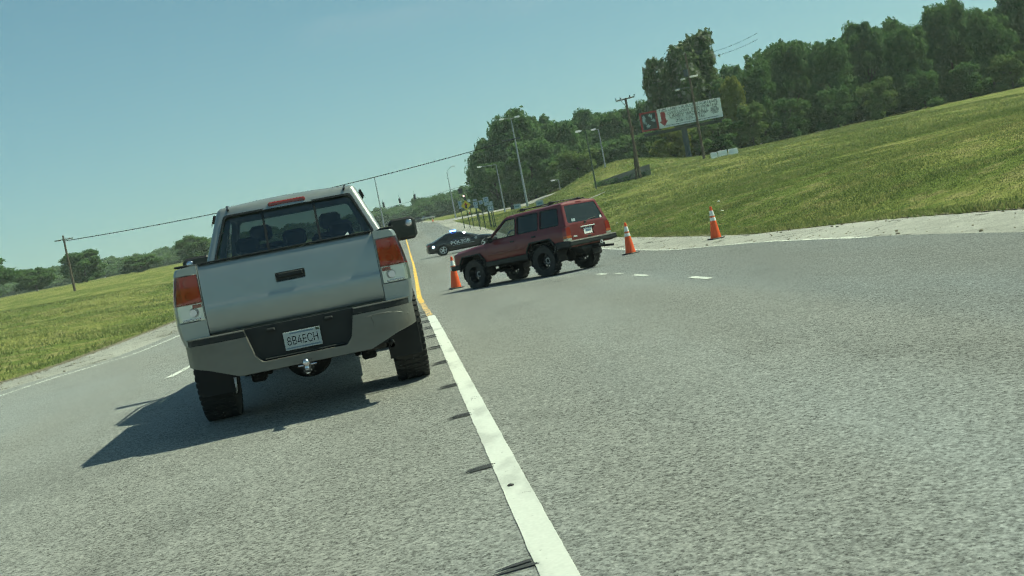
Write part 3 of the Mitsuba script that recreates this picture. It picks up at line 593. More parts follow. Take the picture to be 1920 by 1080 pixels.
# ------------------------------------------------------------------ the maroon lifted off-road wagon
def wagon():
    t = Thing('suv', 'lifted maroon off-road suv with mud tyres standing across the road between two cones', 'suv', M=pose(1.511, 26.86, CAMZ - 1.553, math.radians(134.02), .031, .016))
    L = .09; R = .385
    def up(h): return [(y, z + L) for y, z in h]
    def sec(k, top, wt):
        return up([(0, .50), (.55, .50), (.76 * k, .51), (.825 * k, .56), (.850 * k, .66), (.855 * k, .78), (.845 * k, .92), (.815 * k, top - .05), (wt * k, top), (wt * k - .06, top + .012), (.35, top + .016), (0, top + .018)])
    body = mf(loft([(-.885, sec(.955, 1.04, .77)), (-.875, sec(.975, 1.045, .785)), (-.80, sec(.99, 1.05, .79)), (.2, sec(1, 1.055, .80)), (1.6, sec(1, 1.055, .80)), (2.04, sec(.995, 1.05, .79)), (2.10, sec(.99, 1.035, .77)), (2.7, sec(.975, 1.005, .75)), (3.22, sec(.955, .965, .73)), (3.30, sec(.94, .945, .72)), (3.315, sec(.93, .93, .71))], 2))
    def arch(cx, top, w0, w1): return [(cx - w0, .30), (cx - w0, .62 + L), (cx - w1, top + L), (cx + w1, top + L), (cx + w0, .62 + L), (cx + w0, .30)]
    A = [arch(0, .795, .475, .33), arch(2.576, .80, .475, .32)]
    cuts = [prism(rpoly(a, .04), y0, y1, 'y') for a in A for y0, y1 in ((.50, 1.1), (-1.1, -.50))]
    gb = [(-.875, .775, 1.04), (-.80, .80, 1.04), (2.08, .785, 1.03), (-.885, .60, 1.05)]
    gt = [(-.745, .635, 1.555), (-.69, .665, 1.555), (1.30, .655, 1.545), (-.72, .58, 1.598), (-.64, .60, 1.612), (1.22, .595, 1.60), (-.60, .40, 1.632), (1.15, .40, 1.622), (-.755, 0, 1.60), (-.6, 0, 1.642), (1.15, 0, 1.632), (1.36, 0, 1.572), (2.20, 0, 1.04)]
    mir = lambda G: [(x, y, z + L) for x, y, z in G] + [(x, -y, z + L) for x, y, z in G]
    def ball(c, r):
        b = trimesh.creation.icosphere(2, r).vertices; return [tuple(v + np.array(c)) for v in b]
    gt = [g for g in gt if g[0] > -.58] + ball((-.690, .598, 1.542), .058) + ball((-.66, .30, 1.580), .058) + ball((1.22, .585, 1.54), .055)
    gb = gb + ball((-.825, .742, 1.05), .045)
    green = mf(hull(mir(gb + gt)))
    ctr = np.array([.5, 0, 1.32 + L])
    inner = green.translate((-ctr).tolist()).scale([.945, .92, .88]).translate(ctr.tolist()) + mf(rbox([-.78, -.72, .70 + L], [1.85, .72, 1.06 + L]))
    zz = lambda P: [(x, z + L) for x, z in P]
    W = [rpoly(zz([(-.66, 1.10), (-.60, 1.50), (-.03, 1.515), (-.02, 1.10)]), .03), rpoly(zz([(.07, 1.10), (.07, 1.515), (.80, 1.515), (.80, 1.10)]), .03), rpoly(zz([(.88, 1.10), (.88, 1.51), (1.27, 1.50), (1.86, 1.10)]), .03)]
    rw = rpoly([(y, z + L) for y, z in [(-.67, 1.09), (-.565, 1.53), (.565, 1.53), (.67, 1.09)]], .05)
    ws = rpoly([(y, z + L) for y, z in [(-.68, 1.10), (-.58, 1.52), (.58, 1.52), (.68, 1.10)]], .04)
    prec = rbox([-1.0, -.20, .74 + L], [-.862, .20, .93 + L], .01)
    gaps = [prism([(x, .60 + L), (x + .007, .60 + L), (x + .007, 1.06 + L), (x, 1.06 + L)], s0, s1, 'y') for x in (.84, 1.96) for s0, s1 in ((.80, 1), (-1, -.80))]
    gaps += [prism([(.50, .66 + L), (.507, .66 + L), (.03, 1.06 + L), (.023, 1.06 + L)], s0, s1, 'y') for s0, s1 in ((.80, 1), (-1, -.80))]
    sh = minus((body + green) - inner, prism(rw, -1.1, -.5, 'x'), prism(ws, 1.15, 2.3, 'x'), *[prism(w, -1.1, 1.1, 'y') for w in W], *cuts, prec, *gaps)
    t.add('body', sh, 'm_maroon', 28)
    def sheet(P, fn):
        v, f = trimesh.creation.triangulate_polygon(P.buffer(.012), engine='earcut'); return TM(np.array([fn(a, b) for a, b in v]), f)
    xr = lambda z: -.862 + (z - 1.04 - L) * .24
    rg = sheet(rw, lambda y, z: (xr(z), y, z)); t.add('rear_window', rg, 'm_tint', False)
    t.add('windscreen', sheet(ws, lambda y, z: (2.13 - (z - 1.04 - L) * 1.54, y, z)), 'm_glass', False)
    for sgn in (1, -1):
        yf = lambda z: sgn * (.775 - (z - 1.04 - L) * .245)
        for i, w in enumerate(W): t.add('side_window', sheet(w, lambda x, z: (x, yf(z), z)), 'm_tint' if i < 2 else 'm_glass', False)
        for i, w in enumerate(W):
            fr = minus(prism(w.buffer(.016), 0, .012, 'y'), prism(w.buffer(-.006), -.1, .1, 'y')).warp_batch(lambda v: np.column_stack([v[:, 0], sgn * (.795 - (v[:, 2] - 1.04 - L) * .252 + v[:, 1] * .6), v[:, 2]]))
            g = fm(fr); t.add('window_frame', g, 'm_black_plastic')
        for a, cx in zip(A, (0, 2.576)):
            P = rpoly(a, .04); Q = P.buffer(-.004)
            lin = cat([prism(P.buffer(-.004).difference(P.buffer(-.010)), .50, .826, 'y'), prism(Q, .497, .504, 'y')])
            if sgn < 0: lin.vertices = lin.vertices * [1, -1, 1]; lin.invert()
            t.add('wheel_liner', lin, 'm_under')
            ring = P.buffer(.032).difference(P).intersection(sg.box(cx - .7, .44 + L, cx + .7, 2))
            g = cat([prism(q, .835 if sgn > 0 else -.895, .895 if sgn > 0 else -.835, 'y') for q in getattr(ring, 'geoms', [ring])]); t.add('wheel_flare', g, 'm_black_plastic')
        t.add('body_moulding', cat([rbox([.55, sgn * .845, .70 + L], [1.95, sgn * .872, .755 + L], .008)]), 'm_maroon')
        t.add('rocker_trim', rbox([.48, sgn * .79, .435 + L], [2.10, sgn * .862, .565 + L], .01), 'm_black_plastic')
        t.add('rear_quarter_trim', rbox([-.88, sgn * .60, .50 + L], [-.48, sgn * .868, .68 + L], .015), 'm_black_plastic')
        t.add('door_handle', rbox([.90, sgn * .835, .93 + L], [1.03, sgn * .862, .965 + L], .006), 'm_black_plastic'); t.add('door_handle', rbox([.13, sgn * .835, .93 + L], [.26, sgn * .862, .965 + L], .006), 'm_black_plastic')
        n = 'door_mirror' + ('' if sgn > 0 else '_001')
        t.add(n + '__housing', rbox([1.66, sgn * .83, 1.03 + L], [1.78, sgn * 1.02, 1.19 + L], .03), 'm_black_plastic'); t.add(n + '__glass', rbox([1.654, sgn * .85, 1.05 + L], [1.662, sgn * 1.0, 1.17 + L]), 'm_dark_glass')
        n = 'tail_lamp' + ('' if sgn > 0 else '_001')
        lamp = lambda z0, z1: (body.translate((-.006, sgn * .006, 0)) ^ mf(rbox([-1.0, sgn * .655, z0 + L], [-.79, sgn * .95, z1 + L])))
        t.add(n + '__red_lens', lamp(.80, .995), 'm_red_lens', 28); t.add(n + '__amber_lens', lamp(.735, .798), 'm_amber_lens', 28); t.add(n + '__clear_lens', lamp(.675, .733), 'm_clear_lens', 28)
        t.add('headlamp', rbox([3.27, sgn * .46, .73 + L], [3.325, sgn * .66, .87 + L], .01), 'm_clear_lens')
        t.add('roof_rail', tube([[-.52, sgn * .50, 1.64 + L], [-.50, sgn * .50, 1.675 + L], [.9, sgn * .50, 1.675 + L], [.93, sgn * .50, 1.64 + L]], .013, 8), 'm_black_plastic')
    t.add('licence_plate', rbox([-.874, -.1525, .765 + L], [-.868, .1525, .915 + L], .002), 'm_white', 30)
    t.add('licence_plate__print', cat([rbox([-.8765, -.10, .815 + L], [-.8745, .10, .870 + L]), rbox([-.8765, -.14, .893 + L], [-.8745, .14, .910 + L])]), 'm_plate_blue', False)
    t.add('licence_plate_recess', rbox([-.866, -.20, .745 + L], [-.860, .20, .925 + L]), 'm_maroon', 30)
    t.add('tailgate_handle', rbox([-.905, -.26, .935 + L], [-.876, .26, .965 + L], .006), 'm_alloy')
    t.add('tailgate_latch', rbox([-.900, -.06, .69 + L], [-.878, .06, .72 + L], .006), 'm_black_plastic')
    t.add('badge', rbox([-.893, .44, .735 + L], [-.883, .58, .768 + L], .003), 'm_alloy')
    t.add('wiper', cat([tube([[-.885, .08, 1.055 + L], [-.865, -.10, 1.11 + L], [-.855, -.40, 1.135 + L]], .012, 6), cyl([-.90, .08, 1.05 + L], [-.86, .08, 1.06 + L], .03, 12)]), 'm_black_plastic')
    s1 = cyl([xr(1.12 + L) - .012, -.58, 1.13 + L], [xr(1.12 + L) - .008, -.58, 1.13 + L], .038, 16); t.add('window_sticker', s1, 'm_sticker')
    t.add('window_sticker', rbox([xr(1.16 + L) - .012, .36, 1.12 + L], [xr(1.16 + L) - .008, .50, 1.19 + L]), 'm_sign_grey')
    t.add('high_brake_light', rbox([-.748, -.10, 1.575 + L], [-.715, .10, 1.60 + L], .006), 'm_red_lens')
    t.add('rear_bumper', cat([rbox([-1.02, -.885, .535 + L], [-.87, .885, .665 + L], .025), rbox([-1.0, .80, .52 + L], [-.60, .895, .665 + L], .02), rbox([-1.0, -.895, .52 + L], [-.60, -.80, .665 + L], .02)]), 'm_black_plastic')
    t.add('bumper_sky_sheen', rbox([-.925, -.86, .664 + L], [-.893, .86, .670 + L], .002), 'm_silver_dirty')  # pale strip painting the sky reflection on the black bumper top
    t.add('hitch_receiver', cat([rbox([-1.16, -.035, .40 + L], [-.85, .035, .47 + L], .008), rbox([-.95, -.45, .40 + L], [-.86, .45, .48 + L], .01)]), 'm_black_plastic')
    t.add('tow_hook', trimesh.creation.torus(.035, .012, 16, 8).apply_transform(trimesh.transformations.translation_matrix([-1.06, -.20, .50 + L]) @ trimesh.transformations.rotation_matrix(math.pi / 2, [1, 0, 0])), 'm_white')
    t.add('exhaust_pipe', tube([[-.2, -.5, .42 + L], [-.7, -.58, .40 + L], [-1.08, -.60, .37 + L]], .03, 10), 'm_under')
    t.add('front_bumper', cat([rbox([3.30, -.86, .50 + L], [3.46, .86, .63 + L], .02), rbox([3.05, .74, .50 + L], [3.42, .875, .63 + L], .02), rbox([3.05, -.875, .50 + L], [3.42, -.74, .63 + L], .02)]), 'm_black_plastic')
    t.add('grille', cat([rbox([3.305, y - .022, .72 + L], [3.328, y + .022, .89 + L], .004) for y in np.linspace(-.36, .36, 8)]), 'm_maroon')
    for x in (-.30, .72): t.add('roof_crossbar', cat([rbox([x - .03, -.52, 1.682 + L], [x + .03, .52, 1.705 + L], .008), rbox([x - .06, .45, 1.64 + L], [x + .06, .545, 1.715 + L], .015), rbox([x - .06, -.545, 1.64 + L], [x + .06, -.45, 1.715 + L], .015)]), 'm_black_plastic')
    t.add('aerial', cyl([2.12, -.70, 1.05 + L], [2.02, -.70, 1.80 + L], .004, 6), 'm_black_plastic')
    df = trimesh.creation.icosphere(3, .135); df.apply_translation([-.02, -.12, R]); dg = trimesh.creation.icosphere(3, .12); dg.apply_translation([2.58, .2, R])
    t.add('axle', cat([cyl([0, -.7, R], [0, .7, R], .045, 14), df]), 'm_under'); t.add('axle', cat([cyl([2.576, -.7, R], [2.576, .7, R], .045, 14), dg]), 'm_under')
    t.add('underbody', cat([rbox([-.85, -.50, .48 + L], [3.2, .50, .56 + L]), rbox([.9, -.22, .36 + L], [2.0, .22, .5 + L], .03), cyl([-.72, .0, .46 + L], [-.42, .0, .46 + L], .17, 20), rbox([.3, .42, .40 + L], [2.2, .50, .5 + L], .01), rbox([.3, -.50, .40 + L], [2.2, -.42, .5 + L], .01)]), 'm_under')
    for x in (0, 2.576):
        for y in (.46, -.46): t.add('shock_absorber', cyl([x - .1, y, .30], [x - .02, y, .62 + L], .03, 10), 'm_under')
    t.add('cabin_lining', cat([rbox([-.76, -.70, .72 + L], [1.8, .70, .74 + L]), rbox([1.62, -.70, .74 + L], [1.84, .70, 1.05 + L], .04)]), 'm_cabin')
    for y in (.36, -.36): seat(t, .72, y, .80 + L, 1.14 + L, .48); seat(t, -.10, y, .80 + L, 1.10 + L, .56)
    sw = trimesh.creation.torus(.17, .015, 24, 8); sw.apply_transform(trimesh.transformations.rotation_matrix(math.radians(65), [0, 1, 0])); sw.apply_translation([1.42, .36, 1.09 + L]); t.add('steering_wheel', sw, 'm_cabin', 40)
    i = 0
    for x in (0, 2.576):
        for sgn in (1, -1):
            wheel(t, [x, sgn * .735, R], R, .255, .205, sgn, 'mud', i); i += 1
wagon()

# ------------------------------------------------------------------ black police car
scene['m_blue_glow'] = {'type': 'diffuse', 'reflectance': rgb(.05, .15, .5)}
def police():
    yaw = math.radians(8)
    g = ground(833, 479)
    d = np.array([math.cos(yaw), math.sin(yaw)]); l = np.array([-d[1], d[0]])
    x0, y0 = g[0] + l[0] * .80, g[1] + l[1] * .80
    zf = float(H(x0 + d[0] * 3.05, y0 + d[1] * 3.05)); zr = float(H(x0, y0))
    t = Thing('police_car', 'black police sedan with blue roof lights and white lettering, parked across the far lanes', 'police car', M=pose(x0, y0, zr, yaw, -math.atan2(zf - zr, 3.05), 0))
    def sec(k, zb, top, wt): return [(0, zb), (.6, zb), (.84 * k, zb + .02), (.92 * k, zb + .12), (.945 * k, .62), (.945 * k, .74), (.92 * k, top - .05), (wt * k, top), (.5, top + .025), (0, top + .035)]
    body = mf(loft([(-1.06, sec(.78, .34, .88, .72)), (-1.0, sec(.90, .28, .97, .78)), (-.75, sec(.97, .24, 1.01, .80)), (0, sec(1, .20, 1.0, .82)), (1.5, sec(1, .20, .98, .84)), (2.45, sec(1, .20, .97, .82)), (3.05, sec(.99, .20, .93, .80)), (3.6, sec(.95, .22, .84, .74)), (3.85, sec(.88, .26, .74, .66)), (3.93, sec(.78, .32, .66, .6))], 2))
    gb = [(-.62, .80, .98), (-.30, .86, .98), (2.30, .86, .97), (2.62, .60, .99), (-.72, .4, 1.0)]
    gt = [(.35, .58, 1.42), (.60, .64, 1.40), (1.40, .64, 1.41), (.55, .50, 1.47), (1.30, .50, 1.475), (.5, 0, 1.485), (1.30, 0, 1.49), (1.55, 0, 1.46), (2.75, 0, 1.0), (-.78, 0, 1.01)]
    green = mf(hull(gb + gt + [(x, -y, z) for x, y, z in gb + gt]))
    arch = [cyl([x, a, .37], [x, b, .37], .40, 36) for x in (0, 3.05) for a, b in ((.5, 1.2), (-1.2, -.5))]
    t.add('body', minus(body + green, *arch), 'm_police', 30)
    big = green.translate((-1, 0, -1.2)).scale([1.004, 1.006, 1.004]).translate((1, 0, 1.2))
    for nm, P in (('side_window', [(-.28, 1.06), (.42, 1.36), (.86, 1.40), (.86, 1.04)]), ('side_window', [(.93, 1.04), (.93, 1.40), (1.42, 1.38), (2.05, 1.03)])):
        for a, b in ((.3, 1.2), (-1.2, -.3)): t.add(nm, big ^ mf(prism(rpoly(P, .03), a, b, 'y')), 'm_dark_glass', 30)
    t.add('rear_window', big ^ mf(rbox([-.62, -.58, 1.05], [.42, .58, 1.41])) , 'm_dark_glass', 30)
    t.add('windscreen', big ^ mf(rbox([1.55, -.58, 1.03], [2.6, .58, 1.42])), 'm_dark_glass', 30)
    for sgn in (1, -1):
        t.add('door_mirror', rbox([1.95, sgn * .90, 1.0], [2.08, sgn * 1.08, 1.14], .03), 'm_police')
        t.add('tail_lamp', body.translate((-.006, sgn * .004, 0)) ^ mf(rbox([-1.2, sgn * .45, .78], [-.9, sgn * 1.0, .90])), 'm_red_lens')
        t.add('headlamp', body.translate((.006, sgn * .004, 0)) ^ mf(rbox([3.6, sgn * .50, .56], [4.0, sgn * 1.0, .70])), 'm_clear_lens')
        o = [0, sgn * .948, 0]
        x0_, x1_ = (.62, 2.0)
        t.add('lettering', text_on('POLICE', .21, [x1_ if sgn > 0 else x0_, sgn * .950, .66], [-sgn, 0, 0], [0, 0, 1], x1_ - x0_, True, .001, .003), 'm_white', False, 'white lettering along the doors')
        t.add('door_stripe', rbox([.70, sgn * .945, .565], [2.3, sgn * .952, .585]), 'm_sign_grey', False)
    lb = Thing.add
    t.add('light_bar__base', rbox([.86, -.55, 1.50], [1.16, .55, 1.53], .008), 'm_black_plastic')
    t.add('light_bar__lens', rbox([.84, -.60, 1.532], [1.18, .60, 1.64], .03), 'm_blue_glow', 30, 'blue roof light bar, lit', emitter={'type': 'area', 'radiance': rgb(.30, .95, 4.6)})
    t.add('rear_flasher', cyl([-.66, -.93, .72], [-.66, -.965, .72], .085, 16), 'm_white', 30, 'lit pale blue flasher on the rear wing', emitter={'type': 'area', 'radiance': rgb(1.3, 2.2, 2.6)})
    t.add('spotlight', trimesh.creation.icosphere(2, .085).apply_transform(trimesh.transformations.translation_matrix([1.72, -.66, 1.34])), 'm_white', 30, emitter={'type': 'area', 'radiance': rgb(2.2, 2.4, 2.4)})
    t.add('fender_flasher', cyl([2.45, -.925, .82], [2.45, -.955, .82], .095, 16), 'm_galv')
    t.add('push_bar', cat([rbox([3.93, y - .03, .35], [4.02, y + .03, .85], .01) for y in (.3, -.3)] + [rbox([3.95, -.55, .5], [4.02, .55, .56], .01), rbox([3.95, -.45, .72], [4.02, .45, .78], .01)]), 'm_black_plastic')
    t.add('licence_plate', rbox([-1.07, -.15, .70], [-1.05, .15, .82], .003), 'm_plate')
    i = 0
    for x in (0, 3.05):
        for sgn in (1, -1):
            wheel(t, [x, sgn * .80, .36], .36, .24, .255, sgn, 'spokes', i); i += 1
police()

# ------------------------------------------------------------------ traffic cones
def cone(p, h, label, group, lean=0.0, turn=0.0, full=True):
    M = pose(p[0], p[1], p[2] + .002, turn, lean, 0)
    t = Thing('traffic_cone', label, 'traffic cone', group, M)
    k = h / .914; r = lambda z: (.150 - .118 * (z - .03) / .86)
    t.add('base', rbox([-.19 * k, -.19 * k, 0], [.19 * k, .19 * k, .032 * k], .012), 'm_black_plastic')
    def seg(z0, z1, off, mat, nm, extra=()):
        P = [(0, z0), (r(z0) + off, z0), (r(z1) + off, z1)] + list(extra) + [(0, z1 if not extra else extra[-1][1])]
        t.add(nm, lathe([(a * k, b * k) for a, b in P], 28), mat, 40)
    seg(.033, .905, 0, 'm_orange', 'cone_body', [(r(.905) - .012, .914)])
    if full: seg(.515, .605, .005, 'm_band', 'reflective_band'); seg(.655, .80, .005, 'm_band', 'reflective_band'); seg(.608, .652, .003, 'm_band_orange', 'orange_band')
    else: seg(.5, .8, .005, 'm_band', 'reflective_band')
gA = 'traffic cones across the near lanes'
cone(ground(856, 541), .93, 'orange traffic cone with white bands beside the front wheel of the maroon suv', gA, 0.03, .3)
cone(ground(1183, 476), .93, 'orange traffic cone with white bands just behind the rear bumper of the maroon suv', gA, -.01, .7)
cone(ground(1343, 448), .93, 'orange traffic cone standing alone on the pale shoulder below the billboard', gA, .0, .2)
for u, v, lab in [(812, 416, 'distant orange traffic cone on the road behind the police car'), (730, 433, 'distant orange traffic cone past the mirror of the pickup'), (881, 402, 'distant orange traffic cone under the route signs')]:
    p = ground(u, v); cone(p, 1.0, lab, 'distant cones on the far road', 0, .4, False)

# ------------------------------------------------------------------ poles and street lamps
def pole_at(ub, vb, ut, vt, Y=None):
    """base on the ground, height measured at the same distance"""
    b = ground(ub, vb) if Y is None else None
    if Y is not None:
        q = pix(ut, vt, Y); b = np.array([q[0], Y, float(H(q[0], Y))])
    q = pix(ut, vt, b[1])
    return b, q[2] - b[2]
def street_lamp(b, h, label, arms, mat='m_galv', r0=.13, r1=.07, heads=True, lean=(0, 0)):
    t = Thing('street_lamp', label, 'street lamp', 'street lamps along the highway')
    top = b + [lean[0], lean[1], h]
    t.add('pole', tube([b - [0, 0, .3], b * .5 + top * .5, top], [r0 * .85, (r0 + r1) * .42, r1 * .8], 10), mat)
    t.add('base_plate', rbox(b - [.25, .25, .02], b + [.25, .25, .06], .01), mat)
    for dx, dz, sag in arms:
        pts = [top + [dx * q, 0, dz * q ** .6 - .0 * q] for q in np.linspace(0, 1, 7)]
        t.add('arm', tube(pts, .04, 6), mat)
        e = top + [dx, 0, dz]; sg_ = np.sign(dx)
        t.add('lamp_head', hull(np.array([[0, -.16, .0], [0, .16, .0], [0, -.10, .12], [0, .10, .12], [.75 * sg_, -.2, -.02], [.75 * sg_, .2, -.02], [.70 * sg_, -.12, .16], [.70 * sg_, .12, .16], [.2 * sg_, -.2, -.08], [.6 * sg_, -.2, -.08], [.2 * sg_, .2, -.08], [.6 * sg_, .2, -.08]]) + e), 'm_lamp_head')
    return t
b, h = pole_at(990, 383, 958, 223, 147)
street_lamp(b, h, 'tall twin headed street lamp in front of the big trees', [(-.9, .15, 0), (.5, .1, 0)], r0=.20, r1=.09)
LAMPA = b + [0, 0, h]
b, h = pole_at(909.5, 372, 898, 299, 230); street_lamp(b, h, 'slim street lamp with two small heads at the left edge of the big trees', [(-.6, .1, 0), (.5, .1, 0)], r0=.14)
b, h = pole_at(945.6, 392, 930, 309, 165); street_lamp(b, h, 'street lamp with one long arm beside the route signs', [(-2.2, .12, 0)], r0=.16)
b, h = pole_at(1121, 352, 1098, 246, 128); street_lamp(b, h, 'thin dark pole with a small lamp at the foot of the grass bank', [(-.5, .1, 0)], 'm_green_post', .13, .08)
b, h = pole_at(1138, 316, 1122, 243, 152); street_lamp(b, h, 'pale street lamp on the crest of the grass bank', [(-.35, .1, 0)], r0=.13)
b, h = pole_at(857, 403, 838, 324, 195); street_lamp(b, h, 'street lamp with a bent arm standing alone against the sky over the police car', [(.9, .9, 0)], r0=.16)
b, h = pole_at(1050.5, 353, 1047, 337, 175); street_lamp(b, h, 'short lamp post with a flat head at the edge of the woods', [(-.5, .02, 0)], r0=.09)
t = Thing('bare_pole', 'bare thin pole rising behind the mirror of the pickup', 'pole')
b, h = pole_at(725, 430, 702, 333, 170); t.add('', tube([b, b + [0, 0, h]], [.12, .07], 8), 'm_galv')
# wooden pole with transformer, lamps
b, h = pole_at(1323, 299, 1284.5, 100, 140)
t = Thing('utility_pole', 'tall wooden pole with a transformer and lamps standing in front of the billboard', 'utility pole', 'utility poles'); UP1 = b + [0, 0, h]
t.add('pole', tube([b - [0, 0, .3], b + [0, 0, h]], [.19, .11], 10), 'm_wood')
q = pix(1286, 137, b[1]); t.add('transformer', cat([cyl([b[0] - .35, b[1], q[2] - .45], [b[0] - .35, b[1], q[2] + .45], .30, 16), rbox([b[0] - .3, b[1] - .05, q[2] - .3], [b[0], b[1] + .05, q[2] + .3])]), 'm_dark_steel')
for u, v, w in [(1300, 144, .55), (1280, 149.5, .3), (1269.5, 169.5, .3)]:
    q = pix(u, v, b[1]); q[1] = b[1] - .2
    t.add('lamp_arm', tube([[b[0], b[1], q[2] + .1], [q[0], q[1], q[2] + .16]], .035, 6), 'm_galv')
    t.add('lamp_head', rbox(q - [w, .22, .08], q + [w, .22, .14], .06), 'm_lamp_head')
# twin wooden poles with cross arm
b, h = pole_at(1199, 330, 1172.5, 184, 122)
t = Thing('utility_pole', 'wooden utility pole with one cross arm and a leaning brace pole', 'utility pole', 'utility poles'); UP2 = b + [0, 0, h]
t.add('pole', tube([b - [0, 0, .3], b + [0, 0, h]], [.20, .12], 10), 'm_wood')
a1, a2 = pix(1155, 190, b[1]), pix(1189.5, 181, b[1])
t.add('cross_arm', cyl(a1, a2, .08, 6), 'm_wood')
for q in np.linspace(0, 1, 5)[[0, 1, 3, 4]]: t.add('insulator', lathe([(0, 0), (.05, 0), (.07, .05), (.05, .16), (.06, .2), (0, .24)], 10).apply_transform(trimesh.transformations.translation_matrix(a1 + (a2 - a1) * q + [0, 0, .08])), 'm_dark_steel')
for e in (a1 * .6 + a2 * .4, a1 * .4 + a2 * .6): pass
t.add('arm_brace', cyl(a1 * .75 + a2 * .25, b + [0, 0, h - 1.2], .03, 6), 'm_wood')
q = pix(1186, 236, b[1]); t.add('brace_pole', tube([pix(1193, 330, b[1]) * [1, 1, 0] + [0, .6, b[2] - .2], q + [0, .3, 0]], [.14, .11], 8), 'm_wood')
# cables
def cable(p, q, sag, r, label):
    ts = np.linspace(0, 1, 40)[:, None]
    P = np.asarray(p) * (1 - ts) + np.asarray(q) * ts; P[:, 2] -= (4 * sag * ts * (1 - ts))[:, 0]
    t = Thing('overhead_cable', label, 'cable'); t.add('', tube(P, r, 5), 'm_cable', True)
cA = pix(966, 260.5, LAMPA[1] - .4)
t = Thing('cable_bracket', 'dark cross bar on the twin headed street lamp where the cable ends', 'bracket'); t.add('', cyl(pix(940, 264.5, LAMPA[1] - .3), pix(975, 258, LAMPA[1] - .3), .07, 6), 'm_dark_steel')
lp = pix(120, 452, 150); lb_ = np.array([lp[0], 150, float(H(lp[0], 150))])
t = Thing('utility_pole', 'wooden utility pole beyond the road on the far side of the pickup', 'utility pole', 'utility poles')
t.add('pole', tube([lb_ - [0, 0, .3], lp + [0, 0, .8]], [.19, .12], 10), 'm_wood'); t.add('cross_arm', cyl(lp - [1.3, 0, -.2], lp + [1.3, 0, .2], .08, 6), 'm_wood')
cable(lp, cA, 1.0, .055, 'long dark overhead cable crossing the sky above the pickup')
sA, sB = pix(400, 462, 225), pix(897, 339.5, 225)
cable(sA, sB, 1.0, .035, 'thin span wire that carries the distant traffic signals')
for k, (dz, u) in enumerate([(0, 0), (-1.2, 0)]): cable(UP1 + [0, 0, -.4 + dz * .4], pix(1420, 62 + 12 * k, 110), .5, .02, ['upper', 'lower'][k] + ' thin wire leading away from the pole with the transformer')
tA = Thing('span_pole', 'steel pole that holds the span wire of the signals beyond the pickup', 'pole'); tA.add('', tube([[sA[0], 225, float(H(sA[0], 225))], sA + [0, 0, .4]], [.16, .11], 8), 'm_galv')
tB = Thing('span_pole', 'steel pole holding the signal wire at the edge of the big trees', 'pole'); tB.add('', tube([[sB[0], 225, float(H(sB[0], 225))], sB + [0, 0, .4]], [.16, .11], 8), 'm_galv')
# traffic signals
def signal(u, v, Y, label, wide=1, lit=False):
    q = pix(u, v, Y); t = Thing('traffic_signal', label, 'traffic signal', 'traffic signals on the span wire')
    k = Y / 225
    w = .22 * k * wide; hh = .52 * k
    t.add('housing', rbox(q - [w, .16, hh], q + [w, .16, hh], .03), 'm_board_dark')
    t.add('hanger', cyl(q + [0, 0, hh], q + [0, 0, hh + .7 * k], .03, 6), 'm_cable')
    for j in range(3):
        z = q[2] + hh * (.64 - .64 * j)
        for xx in ([0] if wide == 1 else [-w * .5, w * .5]):
            lens = cyl([q[0] + xx, q[1] - .20, z], [q[0] + xx, q[1] - .155, z], .14 * k, 14)
            if lit and j == 0 and xx <= 0: t.add('lens', lens, 'm_red_lens', 30, 'lit red lens', emitter={'type': 'area', 'radiance': rgb(3.2, 2.0, 1.6)})
            else: t.add('lens', lens, 'm_dark_glass')
            t.add('visor', cyl([q[0] + xx, q[1] - .36, z + .10 * k], [q[0] + xx, q[1] - .155, z + .12 * k], .10 * k, 10), 'm_board_dark')
    return t
signal(719, 384, 225, 'dark traffic signal hanging nearest to the pickup')
signal(749.5, 376.5, 225, 'dark traffic signal hanging in the middle of the span wire')
signal(777.5, 369, 225, 'dark traffic signal hanging on the span wire furthest from the pickup')
signal(863, 358.5, 215, 'double traffic signal hanging in front of the street lamp by the signs', 2.0)
signal(871, 370, 190, 'traffic signal with a lit lamp above the yellow diamond sign', 1.2, True)

# ------------------------------------------------------------------ road signs on the island
def sign(u, v, Y, wpx, hpx, label, mat, posts=1, inner=None, shape='rect', base=None):
    q = pix(u, v, Y); k = Y / FOC
    w, hh = wpx * k / 2, hpx * k / 2
    t = Thing('road_sign', label, 'road sign', 'road signs on the grass island')
    gz = float(H(q[0], q[1]))
    for j in range(posts):
        xx = q[0] + (0 if posts == 1 else (j - .5) * w * 1.2)
        t.add('post', rbox([xx - .05, q[1] + .02, gz - .2], [xx + .05, q[1] + .10, q[2] + hh * .8]), 'm_green_post')
    if shape == 'rect': P = rpoly([(q[0] - w, q[2] - hh), (q[0] + w, q[2] - hh), (q[0] + w, q[2] + hh), (q[0] - w, q[2] + hh)], min(w, hh) * .2)
    else: P = rpoly([(q[0], q[2] - hh), (q[0] + w, q[2]), (q[0], q[2] + hh), (q[0] - w, q[2])], w * .08)
    t.add('panel', prism(P, q[1] - .015, q[1] + .01, 'y'), mat)
    for (x0, z0, x1, z1, m) in inner or []:
        t.add('print', prism(rpoly([(q[0] + x0 * w, q[2] + z0 * hh), (q[0] + x1 * w, q[2] + z0 * hh), (q[0] + x1 * w, q[2] + z1 * hh), (q[0] + x0 * w, q[2] + z1 * hh)], .02), q[1] - .022, q[1] - .016, 'y'), m)
    return t, q
shield = [(-.55, -.6, .55, .55, 'm_sign_blue'), (-.3, -.35, .3, .3, 'm_sign_white')]
arrow = [(-.6, -.18, .45, .18, 'm_sign_blue'), (.3, -.45, .6, .45, 'm_sign_blue')]
sign(862, 381.5, 128, 6, 9, 'narrow pale sign next to the pole of the bent street lamp', 'm_sign_grey', 1, shield)
sign(863.5, 389, 127.5, 6, 4.5, 'small pale plate under the narrow pale sign', 'm_sign_grey', 1)
